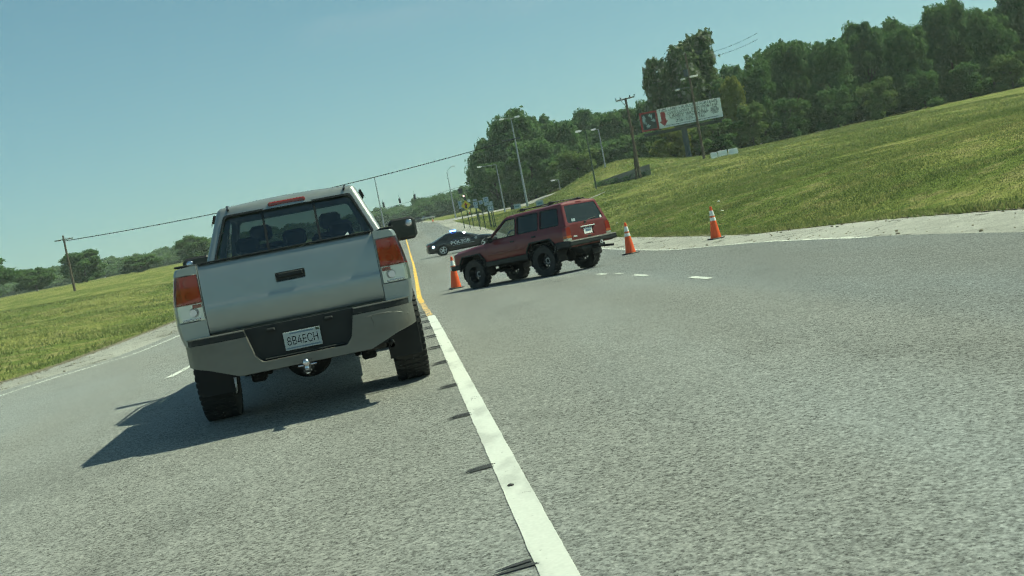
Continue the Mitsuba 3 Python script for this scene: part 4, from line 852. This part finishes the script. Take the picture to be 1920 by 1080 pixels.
t, q = sign(873.5, 385, 124, 19, 19, 'yellow diamond warning sign with a red arrow', 'm_sign_yellow', 1, None, 'diamond')
k = 124 / FOC
t.add('red_arrow', cat([prism([(q[0] - 3.2 * k, q[2] + .5 * k), (q[0] + 3.2 * k, q[2] + .5 * k), (q[0], q[2] + 5.5 * k)], q[1] - .024, q[1] - .016, 'y')]), 'm_sign_red'); t.add('dark_block', rbox([q[0] - 1.6 * k, q[1] - .03, q[2] - 5.5 * k], [q[0] + 1.6 * k, q[1] - .016, q[2] + .4 * k], .01), 'm_board_dark')
sign(879, 376.5, 125, 5, 5, 'small pale plate above the yellow diamond sign', 'm_sign_white', 1)
Y0 = 112
sign(890, 375.2, Y0, 8, 3.2, 'small route plate on top of the first sign stack', 'm_sign_grey', 1)
sign(891.2, 381.5, Y0, 9, 7, 'route marker sign in the middle of the first sign stack', 'm_sign_grey', 1, shield)
sign(892.3, 388, Y0, 7, 5, 'lowest route marker sign of the first sign stack', 'm_sign_grey', 1, arrow)
sign(901.3, 379.5, Y0, 7, 7, 'small square route marker between two sign stacks', 'm_sign_grey', 1, shield)
sign(910.8, 374.8, Y0 - 2, 10, 10, 'large square route marker, highest of the sign group', 'm_sign_grey', 1, shield)
sign(913.5, 382.8, Y0 - 2, 11, 5, 'wide arrow plate under the large route marker', 'm_sign_grey', 1, arrow)
sign(919.8, 390.5, Y0 - 6, 11, 10, 'low square sign nearest to the hood of the maroon suv', 'm_sign_grey', 1, shield)
sign(921, 380.5, Y0 - 5.6, 5, 7, 'narrow sign above the low square sign', 'm_sign_grey', 1)
for u, v in [(896, 413), (900.5, 419), (907, 411), (925, 417)]:
    p = ground(u, v); t = Thing('marker_post', {896: 'dark green post under the first sign stack', 900: 'dark green post nearest to the asphalt on the island', 907: 'dark green post in the middle of the sign group', 925: 'dark green post beside the windscreen of the suv'}[int(u)], 'post', 'bare posts on the grass island')
    t.add('', rbox([p[0] - .05, p[1] - .05, p[2] - .1], [p[0] + .05, p[1] + .05, p[2] + 1.25 * 1.2], .01), 'm_green_post')
def yard(u, v, Y, wpx, hpx, label, mat):
    q = pix(u, v, Y); k = Y / FOC; w, hh = wpx * k / 2, hpx * k / 2; gz = float(H(q[0], q[1]))
    z = max(q[2], gz + hh + .15)
    t = Thing('yard_sign', label, 'yard sign', 'yard signs along the side road')
    t.add('panel', prism(rpoly([(q[0] - w, z - hh), (q[0] + w, z - hh), (q[0] + w, z + hh), (q[0] - w, z + hh)], .02), q[1] - .01, q[1] + .01, 'y'), mat)
    if mat != 'm_board_dark': t.add('print', rbox([q[0] - w * .6, q[1] - .016, z - hh * .3], [q[0] + w * .6, q[1] - .011, z + hh * .35]), 'm_sign_blue')
    for xx in (-.7, .7): t.add('leg', cyl([q[0] + xx * w, q[1] + .02, gz - .1], [q[0] + xx * w, q[1] + .02, z], .02, 6), 'm_dark_steel')
yard(961, 389, 118, 7, 8, 'small dark yard sign on the grass behind the suv roof', 'm_board_dark')
yard(969.8, 387, 118, 13, 9, 'pale blue yard sign next to the small dark one', 'm_sign_grey')
yard(1012, 381, 112, 14, 10, 'wide pale blue yard sign just above the roof rack of the suv', 'm_sign_grey')

# ------------------------------------------------------------------ billboard
def billboard():
    Y = 156
    a, b_, c_, d_ = pix(1196.6, 214.5, Y), pix(1348.8, 181, Y), pix(1204.4, 247.6, Y), pix(1356, 218.7, Y)
    x0, x1 = (a[0] + c_[0]) / 2, (b_[0] + d_[0]) / 2
    z1, z0 = (a[2] + b_[2]) / 2, (c_[2] + d_[2]) / 2
    xs = pix(1233.5, 224, Y)[0]
    t = Thing('billboard', 'large roadside billboard with a red arrow and lettering on a single steel post', 'billboard')
    t.add('panel', rbox([xs + .03, Y - .12, z0], [x1, Y + .25, z1], .02), 'm_board')
    t.add('side_panel', rbox([x0, Y - .10, z0 - .05], [xs - .03, Y + .25, z1 - .05], .02), 'm_board_dark', 30, 'dark square panel with a red frame')
    w, hh = xs - x0, z1 - z0
    t.add('side_panel__frame', minus(mf(rbox([x0, Y - .16, z0 - .05], [xs - .03, Y - .102, z1 - .05])), rbox([x0 + .28, Y - 1, z0 + .2], [xs - .28, Y + 1, z1 - .3])), 'm_board_red')
    for (fx, fz, sx, sz) in [(.22, .66, .12, .30), (.64, .75, .17, .18), (.72, .50, .17, .12), (.42, .22, .2, .14), (.30, .42, .06, .12)]:
        cx, cz = x0 + fx * w, z0 + fz * hh
        P = sg.Polygon([(cx + sx * w * (.6 + .4 * math.sin(3.7 * i + fx * 9)) * math.cos(i * .785), cz + sz * hh * (.6 + .4 * math.cos(2.3 * i + fz * 7)) * math.sin(i * .785)) for i in range(8)]).buffer(0)
        t.add('side_panel__print', cat([prism(q, Y - .112, Y - .101, 'y') for q in getattr(P, 'geoms', [P])]), 'm_sign_grey', False)
    W = x1 - xs
    def line(txt, fx0, fx1, fz, hgt, mat, bold=True):
        t.add('lettering', text_on(txt, hgt * hh, [xs + fx0 * W, Y - .121, z0 + fz * hh], [1, 0, 0], [0, 0, 1], (fx1 - fx0) * W, bold, .002, .01), mat, False)
    line('THIS LAND + BUILDING FOR LEASE', .03, .955, .825, .140, 'm_ink')
    line('OVER 1,000FT ROAD FRONTAGE', .155, .955, .645, .130, 'm_ink')
    line('LARRY WOODALL', .185, .80, .425, .180, 'm_ink')
    line('256-355-9760', .27, .73, .185, .150, 'm_ink')
    t.add('fine_print', rbox([xs + .20 * W, Y - .135, z0 + .375 * hh], [xs + .78 * W, Y - .121, z0 + .395 * hh]), 'm_print_grey', False); t.add('fine_print', rbox([xs + .11 * W, Y - .135, z0 + .07 * hh], [xs + .93 * W, Y - .121, z0 + .105 * hh]), 'm_print_grey', False)
    ax, az = xs + .085 * W, z0 + .82 * hh
    t.add('red_arrow', prism([(ax - .038 * W, az), (ax + .038 * W, az), (ax + .036 * W, z0 + .36 * hh), (ax + .068 * W, z0 + .37 * hh), (ax, z0 + .08 * hh), (ax - .066 * W, z0 + .34 * hh), (ax - .034 * W, z0 + .37 * hh)], Y - .14, Y - .122, 'y'), 'm_sign_red', False, 'red arrow that points down')
    for i in range(6):
        ww = (.055, .065, .07, .068, .06, .045)[i]
        t.add('logo_block', prism(rpoly([(xs + (.885 - ww) * W, z0 + (.56 - .062 * i) * hh), (xs + (.885 + ww) * W, z0 + (.56 - .062 * i) * hh), (xs + (.885 + ww * .9) * W, z0 + (.60 - .062 * i) * hh), (xs + (.885 - ww * .8) * W, z0 + (.60 - .062 * i) * hh)], .01), Y - .135, Y - .121, 'y'), 'm_print_grey', False)
    t.add('catwalk', cat([rbox([x0 + .2, Y - .9, z0 - .42], [x1 - .1, Y + .5, z0 - .32]), rbox([x0 + .3, Y - .1, z0 - .75], [x1 - .3, Y + .3, z0 - .42], .02)]), 'm_dark_steel')
    px = pix(1283, 243, Y); gx = px[0]
    t.add('post', cyl([gx, Y + .1, float(H(gx, Y)) - .5], [gx, Y + .1, z0 - .3], .42, 20), 'm_dark_steel')
    for f in np.linspace(.05, .95, 6): t.add('back_strut', cyl([x0 + f * (x1 - x0), Y + .3, z0], [x0 + f * (x1 - x0), Y + .9, z0 - .4], .05, 6), 'm_dark_steel')
billboard()
# low wall in the bank, white barrier blocks, litter
wa, wb = ground(1122, 352), ground(1228, 328)
wl = [wa + (wb - wa) * q for q in np.linspace(0, 1, 6)]
t = Thing('retaining_wall', 'low brown weathered retaining wall set into the grass bank at the utility pole', 'wall')
for i in range(len(wl) - 1):
    p, q = wl[i] + [0, 2.5, 0], wl[i + 1] + [0, 2.5, 0]
    h0, h1 = (.5, .75, .95, 1.1, 1.2, 1.3)[i], (.75, .95, 1.1, 1.2, 1.3)[i]
    zp, zq = float(H(p[0], p[1])), float(H(q[0], q[1]))
    t.add('wall_panel', hull([[p[0], p[1], zp - .4], [q[0] - .02, q[1], zq - .4], [p[0], p[1] + .35, zp - .4], [q[0] - .02, q[1] + .35, zq - .4], [p[0], p[1] + .12, zp + h0], [q[0] - .02, q[1] + .12, zq + h1], [p[0], p[1] + .35, zp + h0], [q[0] - .02, q[1] + .35, zq + h1]]), 'm_wall')
for i, (u0, u1, v) in enumerate([(1334, 1345.5, 294), (1347.5, 1364, 290), (1367, 1384, 286.5)]):
    p = ground((u0 + u1) / 2, v + 3); k = p[1] / FOC; w = (u1 - u0) * k / 2
    t = Thing('barrier_block', ['short white concrete barrier block next to the tall wooden pole', 'white concrete barrier block at the crest of the bank', 'white concrete barrier block furthest from the tall wooden pole'][i], 'barrier', 'white blocks on the crest of the bank')
    gz = p[2]; t.add('', prism(rpoly([(p[1] - .3, gz - .1), (p[1] - .22, gz + .25), (p[1] - .12, gz + .75), (p[1] + .12, gz + .75), (p[1] + .22, gz + .25), (p[1] + .3, gz - .1)], .03), p[0] - w, p[0] + w, 'x'), 'm_board')
for i, (u, v) in enumerate([(1304.6, 403), (1348, 379.5), (1355, 397), (1157, 420), (1190, 415)]):
    p = ground(u, v); t = Thing('paper_scrap', ['white paper scrap on the grass between the two right cones', 'white paper scrap highest on the grass bank', 'white paper scrap on the grass above the lone cone', 'white paper scrap in the grass next to the suv', 'white paper scrap in the grass behind the middle cone'][i], 'litter', 'white litter on the grass bank')
    g = hull(rng.normal(0, .035, (9, 3)) * [1, 1, .5]); g.apply_translation(p + [0, 0, .05]); t.add('', g, 'm_white', False)
# far vehicles
def far_car(u, v, label, yaw, mat, key='car'):
    g = ground(u, v); t = Thing(key, label, 'car', None, pose(g[0], g[1], g[2], yaw))
    t.add('body', loft([(-2.2, [(0, .35), (.8, .4), (.88, .7), (.8, .9), (0, .95)]), (-1.0, [(0, .3), (.85, .35), (.92, .7), (.85, .95), (0, 1.0)]), (1.2, [(0, .3), (.85, .35), (.92, .7), (.85, .92), (0, .98)]), (2.2, [(0, .35), (.8, .4), (.85, .6), (.75, .75), (0, .8)])], 1), mat)
    t.add('window', hull([(-1.6, .78, .95), (-1.6, -.78, .95), (1.2, .78, .93), (1.2, -.78, .93), (-1.0, .6, 1.45), (-1.0, -.6, 1.45), (.4, .6, 1.47), (.4, -.6, 1.47)]), 'm_dark_glass')
    for i, (x, y) in enumerate([(-1.4, .82), (-1.4, -.82), (1.4, .82), (1.4, -.82)]): t.add('wheel', cyl([x, y - .1, .32], [x, y + .1, .32], .32, 16), 'm_rubber')
far_car(785, 419, 'distant dark car on the road right past the mirror of the pickup', math.radians(94), 'm_police')
far_car(802, 413, 'distant silver car in front of the dark far trees', math.radians(30), 'm_silver')

# ------------------------------------------------------------------ trees: crowns of small leaf clumps on limbs
def crown(seed, n, kind):
    """unit tree: height 1, crown radius about 0.5 (scaled later). returns leaf mesh and wood mesh"""
    r = np.random.default_rng(seed)
    B = []
    if kind == 'round':
        for _ in range(44):
            z = .10 + .82 * r.random() ** .85
            R = .46 * math.sqrt(max(.05, 1 - ((z - .50) / .52) ** 2))
            a = r.random() * 6.283; q = math.sqrt(r.random()) * R * .86
            B.append((q * math.cos(a), q * math.sin(a), z, .06 + .09 * r.random()))
        B += [(r.normal() * .05, r.normal() * .05, .90, .09), (0, 0, .70, .2)]
    elif kind == 'tall':
        for k in range(5):
            a = 6.283 * k / 5 + r.random(); q = .05 + .20 * r.random(); top = .80 + .18 * r.random()
            for z in np.linspace(.16, top, 10):
                B.append((q * math.cos(a) * (1 + .5 * math.sin(z * 3)) + r.normal() * .04, q * math.sin(a) + r.normal() * .04, z, (.06 + .06 * r.random()) * (1.15 - .6 * max(0, z - .5))))
        B.append((.02, 0, .93, .06))
    else:
        for _ in range(24):
            z = .08 + .85 * r.random(); R = .5 * math.sqrt(max(.05, 1 - ((z - .42) / .62) ** 2)); a = r.random() * 6.283; q = math.sqrt(r.random()) * R
            B.append((q * math.cos(a), q * math.sin(a), z, .09 + .09 * r.random()))
    B = np.array(B)
    w = B[:, 3] ** 2; idx = r.choice(len(B), n, p=w / w.sum())
    d = r.normal(size=(n, 3)); d /= np.linalg.norm(d, axis=1, keepdims=True)
    rad = B[idx, 3] * (1 - .50 * r.random(n) ** 2.0) * (1 + .22 * r.normal(size=n)) * .86
    c = B[idx, :3] + d * rad[:, None] * [1.15, 1.15, .85]
    nn = d * .8 + r.normal(size=(n, 3)) * .6 + [0, 0, .35]; nn /= np.linalg.norm(nn, axis=1, keepdims=True)
    a = np.cross(nn, r.normal(size=(n, 3))); a /= np.linalg.norm(a, axis=1, keepdims=True); b = np.cross(nn, a)
    s = (.013 + .014 * r.random(n))[:, None] * (24000 / max(n, 6000)) ** .35
    v = np.stack([c - a * s * 1.3, c - b * s * .75 + nn * s * .25, c + a * s * 1.3, c + b * s * .75 + nn * s * .25], 1).reshape(-1, 3)
    k = np.arange(n)[:, None] * 4
    f = np.vstack([k + [0, 1, 2], k + [0, 2, 3]])
    wood = [tube([[0, 0, -.03], [.005, 0, .2], [0, .006, .45], [0, 0, .8]], [.022, .018, .012, .004], 7)]
    for i in r.choice(len(B), 12, replace=False):
        p = B[i, :3]; z0 = max(.1, p[2] * .55); wood.append(tube([[0, 0, z0], [p[0] * .5, p[1] * .5, (z0 + p[2]) / 2 + .02], p], [.009, .006, .003], 5))
    return TM(v, f), cat(wood)
PROTO = {}
for nm, seed, n, kind in [('round_a', 1, 13000, 'round'), ('round_b', 2, 13000, 'round'), ('round_c', 3, 13000, 'round'), ('tall_a', 4, 16000, 'tall'), ('tall_b', 5, 12000, 'tall'), ('bush_a', 6, 7000, 'bush'), ('bush_b', 7, 7000, 'bush'), ('far_a', 8, 2600, 'round'), ('far_b', 9, 2600, 'round')]:
    PROTO[nm] = crown(seed, n, kind)
PDICT = {}
def tree(proto, u, v, Y, hw, label, mat, key='tree', cate='tree', group=None, base_sink=0.0, squash=1.0):
    q = pix(u, v, Y); gz = float(H(q[0], Y)); h = (q[2] - gz) * .96
    W = hw * Y / FOC * 2.0
    M = T().translate([q[0], Y, gz - base_sink]).rotate([0, 0, 1], float(rng.random() * 360)).scale([W, W * squash, h])
    t = Thing(key, label, cate, group)
    for part, i, m in (('crown', 0, mat), ('trunk', 1, 'm_bark')):
        kk = (proto, i)
        if kk not in PDICT: PDICT[kk] = ply(PROTO[proto][i], None, i == 1)
        scene[t.key + '__' + part] = {**PDICT[kk], 'bsdf': {'type': 'ref', 'id': m}, 'to_world': M}
gw = 'trees behind the grass bank'
TL = [('round_a', 902, 262, 214, 30, 'leafy tree at the outer edge of the big trees, behind the slim street lamps', 'm_leaf'),
      ('round_b', 930, 228, 222, 38, 'tall leafy tree just outside the twin headed street lamp', 'm_leaf'),
      ('round_c', 958, 205, 214, 44, 'highest leafy tree directly behind the twin headed street lamp', 'm_leaf'),
      ('round_a', 1003, 208, 224, 42, 'tall leafy tree next to the twin headed street lamp on the woods side', 'm_leaf'),
      ('round_b', 1042, 222, 216, 38, 'leafy tree rising straight above the light green bushy tree', 'm_leaf'),
      ('round_c', 985, 262, 206, 46, 'lower dark leafy tree at the foot of the twin headed street lamp', 'm_leaf'),
      ('round_b', 920, 300, 206, 34, 'lower dark leafy tree behind the arm of the long armed street lamp', 'm_leaf'),
      ('round_a', 1095, 197, 250, 36, 'blue green tree that stands up above its neighbours over the pale street lamp', 'm_leaf'),
      ('round_c', 1140, 210, 232, 40, 'dark tree between the pale street lamp and the utility pole with the brace', 'm_leaf'),
      ('round_b', 1180, 196, 236, 38, 'dark tree directly behind the cross arm of the utility pole', 'm_leaf'),
      ('round_a', 1212, 184, 228, 34, 'leafy tree between the cross arm pole and the tall poplar', 'm_leaf'),
      ('round_a', 1130, 262, 210, 44, 'low dark tree in deep shade behind the pale street lamp', 'm_leaf'),
      ('round_c', 1190, 250, 205, 42, 'low dark tree in deep shade behind the red framed panel', 'm_leaf'),
      ('bush_a', 1076, 282, 190, 40, 'light green bushy tree at the edge of the dark woods', 'm_leaf_light'),
      ('tall_a', 1290, 66, 178, 62, 'very tall poplar behind the billboard, highest tree of all', 'm_leaf_poplar'),
      ('tall_b', 1236, 98, 182, 38, 'tall poplar on the pole side of the highest one, behind the billboard', 'm_leaf_poplar'),
      ('round_c', 1338, 150, 176, 36, 'leafy tree just behind the end of the billboard', 'm_leaf'),
      ('tall_b', 1366, 140, 170, 30, 'yellow green tree past the end of the billboard', 'm_leaf_yellow'),
      ('bush_b', 1255, 238, 166, 30, 'yellow green shrub below the red arrow of the billboard', 'm_leaf_yellow'),
      ('bush_a', 1302, 236, 168, 34, 'green shrub behind the post of the billboard', 'm_leaf_light'),
      ('bush_b', 1342, 225, 165, 34, 'green shrub behind the white barrier blocks', 'm_leaf'),
      ('bush_a', 1228, 262, 172, 20, 'slim green shrub under the red framed panel', 'm_leaf_light')]
for pr, u, v, Y, hw, lab, mat in TL: tree(pr, u, v, Y, hw * 1.3, lab, mat, 'shrub' if pr.startswith('bush') and hw < 36 else 'tree', 'shrub' if pr.startswith('bush') and hw < 36 else 'tree', gw)
# beyond the strip of the photograph the same woods go on over the bank
ORD = ['first', 'second', 'third', 'fourth', 'fifth', 'sixth', 'seventh', 'eighth', 'ninth', 'tenth']
RL = [(1410, 105, 172, 46), (1470, 70, 180, 50), (1545, 75, 172, 52), (1610, 30, 184, 52), (1690, 45, 170, 54), (1765, 0, 182, 54), (1840, 10, 172, 56), (1910, -30, 180, 56), (1980, -30, 172, 56)]
for i, (u, v, Y, hw) in enumerate(RL):
    tree(['round_a', 'round_b', 'round_c'][i % 3], u, v, Y, hw, ORD[i] + ' tree of the row past the billboard, counted away from the billboard', ['m_leaf', 'm_leaf', 'm_leaf'][i % 3], 'tree', 'tree', 'row of trees on the bank past the billboard')
for i, (u, v, Y, hw) in enumerate([(1400, 195, 166, 34), (1475, 185, 166, 36), (1560, 165, 166, 38), (1640, 150, 164, 36), (1725, 135, 164, 38), (1810, 120, 164, 38), (1890, 100, 164, 38)]):
    tree(['bush_a', 'bush_b'][i % 2], u, v, Y, hw, ORD[i] + ' shrub under the tree row past the billboard, counted away from the billboard', ['m_leaf_light', 'm_leaf', 'm_leaf'][i % 3], 'shrub', 'shrub', 'shrubs under the row of trees')
def woods(key, label, rows, mat, n=None):
    out = []
    for proto, x, y, h, w in rows:
        m = PROTO[proto][0].copy(); a = rng.random() * 6.283; c, s = math.cos(a), math.sin(a)
        v = m.vertices * [w, w, h]; v = v @ np.array([[c, s, 0], [-s, c, 0], [0, 0, 1.0]]); m.vertices = v + [x, y, float(H(x, y)) - .2]
        out.append(m)
    struct(key, cat(out), mat, 'stuff', label, 'woodland')
rows = []
for Y in (250, 272):
    for u in np.arange(900, 1480, 17): q = pix(u + rng.normal() * 4, 300, Y); rows.append(('far_a' if rng.random() < .5 else 'far_b', q[0], Y + rng.normal() * 4, 10.5 + 2 * rng.random(), 11))
for u in np.arange(905, 1215, 14): q = pix(u, 300, 232); rows.append(('far_b', q[0], 232 + rng.normal() * 3, 8 + 2 * rng.random(), 10))
for u in np.arange(1400, 2100, 24): q = pix(u, 200, 200); rows.append(('far_a', q[0], 200 + rng.normal() * 4, 14 + 4 * rng.random(), 12))
woods('back_woods', 'dark mass of woods behind the trees on the bank', rows, 'm_leaf')
rows = []
for u in np.arange(1390, 2100, 16): q = pix(u, 200, 186); rows.append(('far_b', q[0], 186 + rng.normal() * 3, 5 + 2 * rng.random(), 9))
woods('bank_woods', 'dark undergrowth behind the row of trees past the billboard', rows, 'm_leaf')
rows = []
for Y, hh in ((400, 7.0), (420, 8.0), (440, 8.5)):
    for u in np.arange(786, 905, 7): q = pix(u, 390, Y); rows.append(('far_a' if rng.random() < .5 else 'far_b', q[0], Y + rng.normal() * 5, hh * (.85 + .3 * rng.random()), 9))
woods('dark_far_woods', 'dark blue green belt of far woods at the end of the road', rows, 'm_leaf')
rows = []
for Y, hh in ((480, 5.5), (500, 7.0), (530, 8.5)):
    for u in np.arange(-260, 800, 10): q = pix(u, 400 + (790 - u) * .19, Y); rows.append(('far_a' if rng.random() < .5 else 'far_b', q[0], Y + rng.normal() * 7, hh * (.75 + .5 * rng.random()), 12))
woods('pale_far_woods', 'pale grey green belt of far woods beyond the pickup', rows, 'm_leaf')
for i, (u, v, Y, hw) in enumerate([(-40, 480, 210, 60), (60, 500, 230, 44), (150, 470, 240, 46), (260, 478, 255, 44), (355, 440, 270, 40), (450, 436, 300, 38)]):
    tree(['round_b', 'round_a', 'round_c'][i % 3], u, v, Y, hw, ORD[i] + ' roadside tree beyond the pickup, counted inwards from the picture edge', ['m_leaf', 'm_leaf'][i % 2], 'tree', 'tree', 'roadside trees beyond the pickup')

# ------------------------------------------------------------------ grass on the bank, the island and the verges (one uncounted cover)
def blades(n, s0, s1, t0, t1, h0, h1, power, seed, keep=None):
    r = np.random.default_rng(seed)
    s = s0 + (s1 - s0) * r.random(n) ** power; t = t0 + (t1 - t0) * r.random(n) ** 1.25
    if keep is not None: k = keep(s, t); s, t = s[k], t[k]
    n = len(s); x, y = xy(s, t); z = H(x, y)
    pch = meshkit.fbm(np.stack([x / 3, y / 3, 0 * x], -1), 3, 9)
    h = (h0 + (h1 - h0) * r.random(n)) * (.35 + 1.4 * pch ** 1.5 * 1.4); w = h * .16 + .006
    a = r.random(n) * 6.283; lean = r.normal(size=(n, 2)) * .5 * h[:, None]
    c = np.stack([x, y, z - .01], 1); e = np.stack([np.cos(a) * w, np.sin(a) * w, 0 * a], 1)
    v = np.stack([c - e, c + e, c + np.stack([lean[:, 0], lean[:, 1], h], 1)], 1).reshape(-1, 3)
    return TM(v, np.arange(3 * n).reshape(-1, 3))
off_side = lambda s, t: ~((s > 164) & (s < 212))
GR = [blades(330000, 8, 62, 9.3, 40, .03, .085, 1.0, 1), blades(170000, 55, 165, 9.35, 70, .07, .18, 1.0, 2, off_side), blades(30000, 8, 110, 9.12, 10.2, .04, .15, 1.0, 3), blades(90000, 5, 120, -10.85, -50, .05, .14, 1.0, 4)]
struct('grass', cat(GR), 'm_blade', 'stuff', 'short green roadside grass on the bank, the island and the verges', 'grass')
r = np.random.default_rng(12); cl = []
for _ in range(110):
    s, tt = 18 + 80 * r.random(), 9.5 + .5 * abs(r.normal()); x, y = xy(s, tt)
    m = PROTO['bush_b'][0].copy(); idx = r.choice(len(m.faces) // 2, 60, replace=False); f = np.concatenate([m.faces[idx], m.faces[idx + len(m.faces) // 2]])
    m = TM(m.vertices * [1, 1, .55] * (.25 + .35 * r.random()), f); m.remove_unreferenced_vertices(); m.vertices = (m.vertices - m.vertices.mean(0)) + [0, 0, .1]; m.vertices = m.vertices + [x, y, float(H(x, y))]; cl.append(m)
for k in range(70):
    q = wl[0] + (wl[-1] - wl[0]) * r.random(); q = q + [0, (1.9 if k % 3 else 3.3) + .5 * r.random(), 0]
    m = PROTO['bush_b'][0].copy(); idx = r.choice(len(m.faces) // 2, 120, replace=False); f = np.concatenate([m.faces[idx], m.faces[idx + len(m.faces) // 2]])
    m = TM(m.vertices * [1, 1, .7] * (.8 + .9 * r.random()), f); m.remove_unreferenced_vertices(); m.vertices = (m.vertices - m.vertices.mean(0)) + [0, 0, .2]; m.vertices = m.vertices + [q[0], q[1], float(H(q[0], q[1]))]; cl.append(m)
struct('weeds', cat(cl), 'm_leaf', 'stuff', 'dark leafy weeds along the foot of the grass bank', 'weeds')

# ------------------------------------------------------------------ the summer air
scene['air'] = {'type': 'homogeneous', 'albedo': rgb(.86, .95, .97), 'sigma_t': 0.0003}
scene['haze'] = {'type': 'cube', 'to_world': T().translate([0, 300, 22]).scale([1250, 1250, 50]), 'bsdf': {'type': 'null'}, 'interior': {'type': 'ref', 'id': 'air'}}
labels['haze'] = {'kind': 'stuff'}
scene['camera']['medium'] = {'type': 'ref', 'id': 'air'}

# loose stones and grit along the shoulders (nobody could count them)
r = np.random.default_rng(33); st_ = []
base_ = trimesh.creation.icosphere(0, 1.0)
for _ in range(1500):
    s_ = 4 + 90 * r.random() ** 1.3; t_ = r.choice([7.0 + abs(r.normal()) * .5, 9.25 - abs(r.normal()) * .45, -8.6 - abs(r.normal()) * .5, -10.7 + abs(r.normal()) * .45])
    x, y = xy(s_, t_); k = .012 + .022 * r.random() ** 3
    v = base_.vertices * (k * (.6 + .7 * r.random(3))) * (1 + .25 * r.normal(size=(len(base_.vertices), 1))); v[:, 2] *= .6
    st_.append(TM(v + [x, y, float(H(x, y)) + k * .3], base_.faces))
struct('gravel', cat(st_), 'm_verge', 'stuff', 'loose pale gravel scattered along the road shoulders', 'gravel')
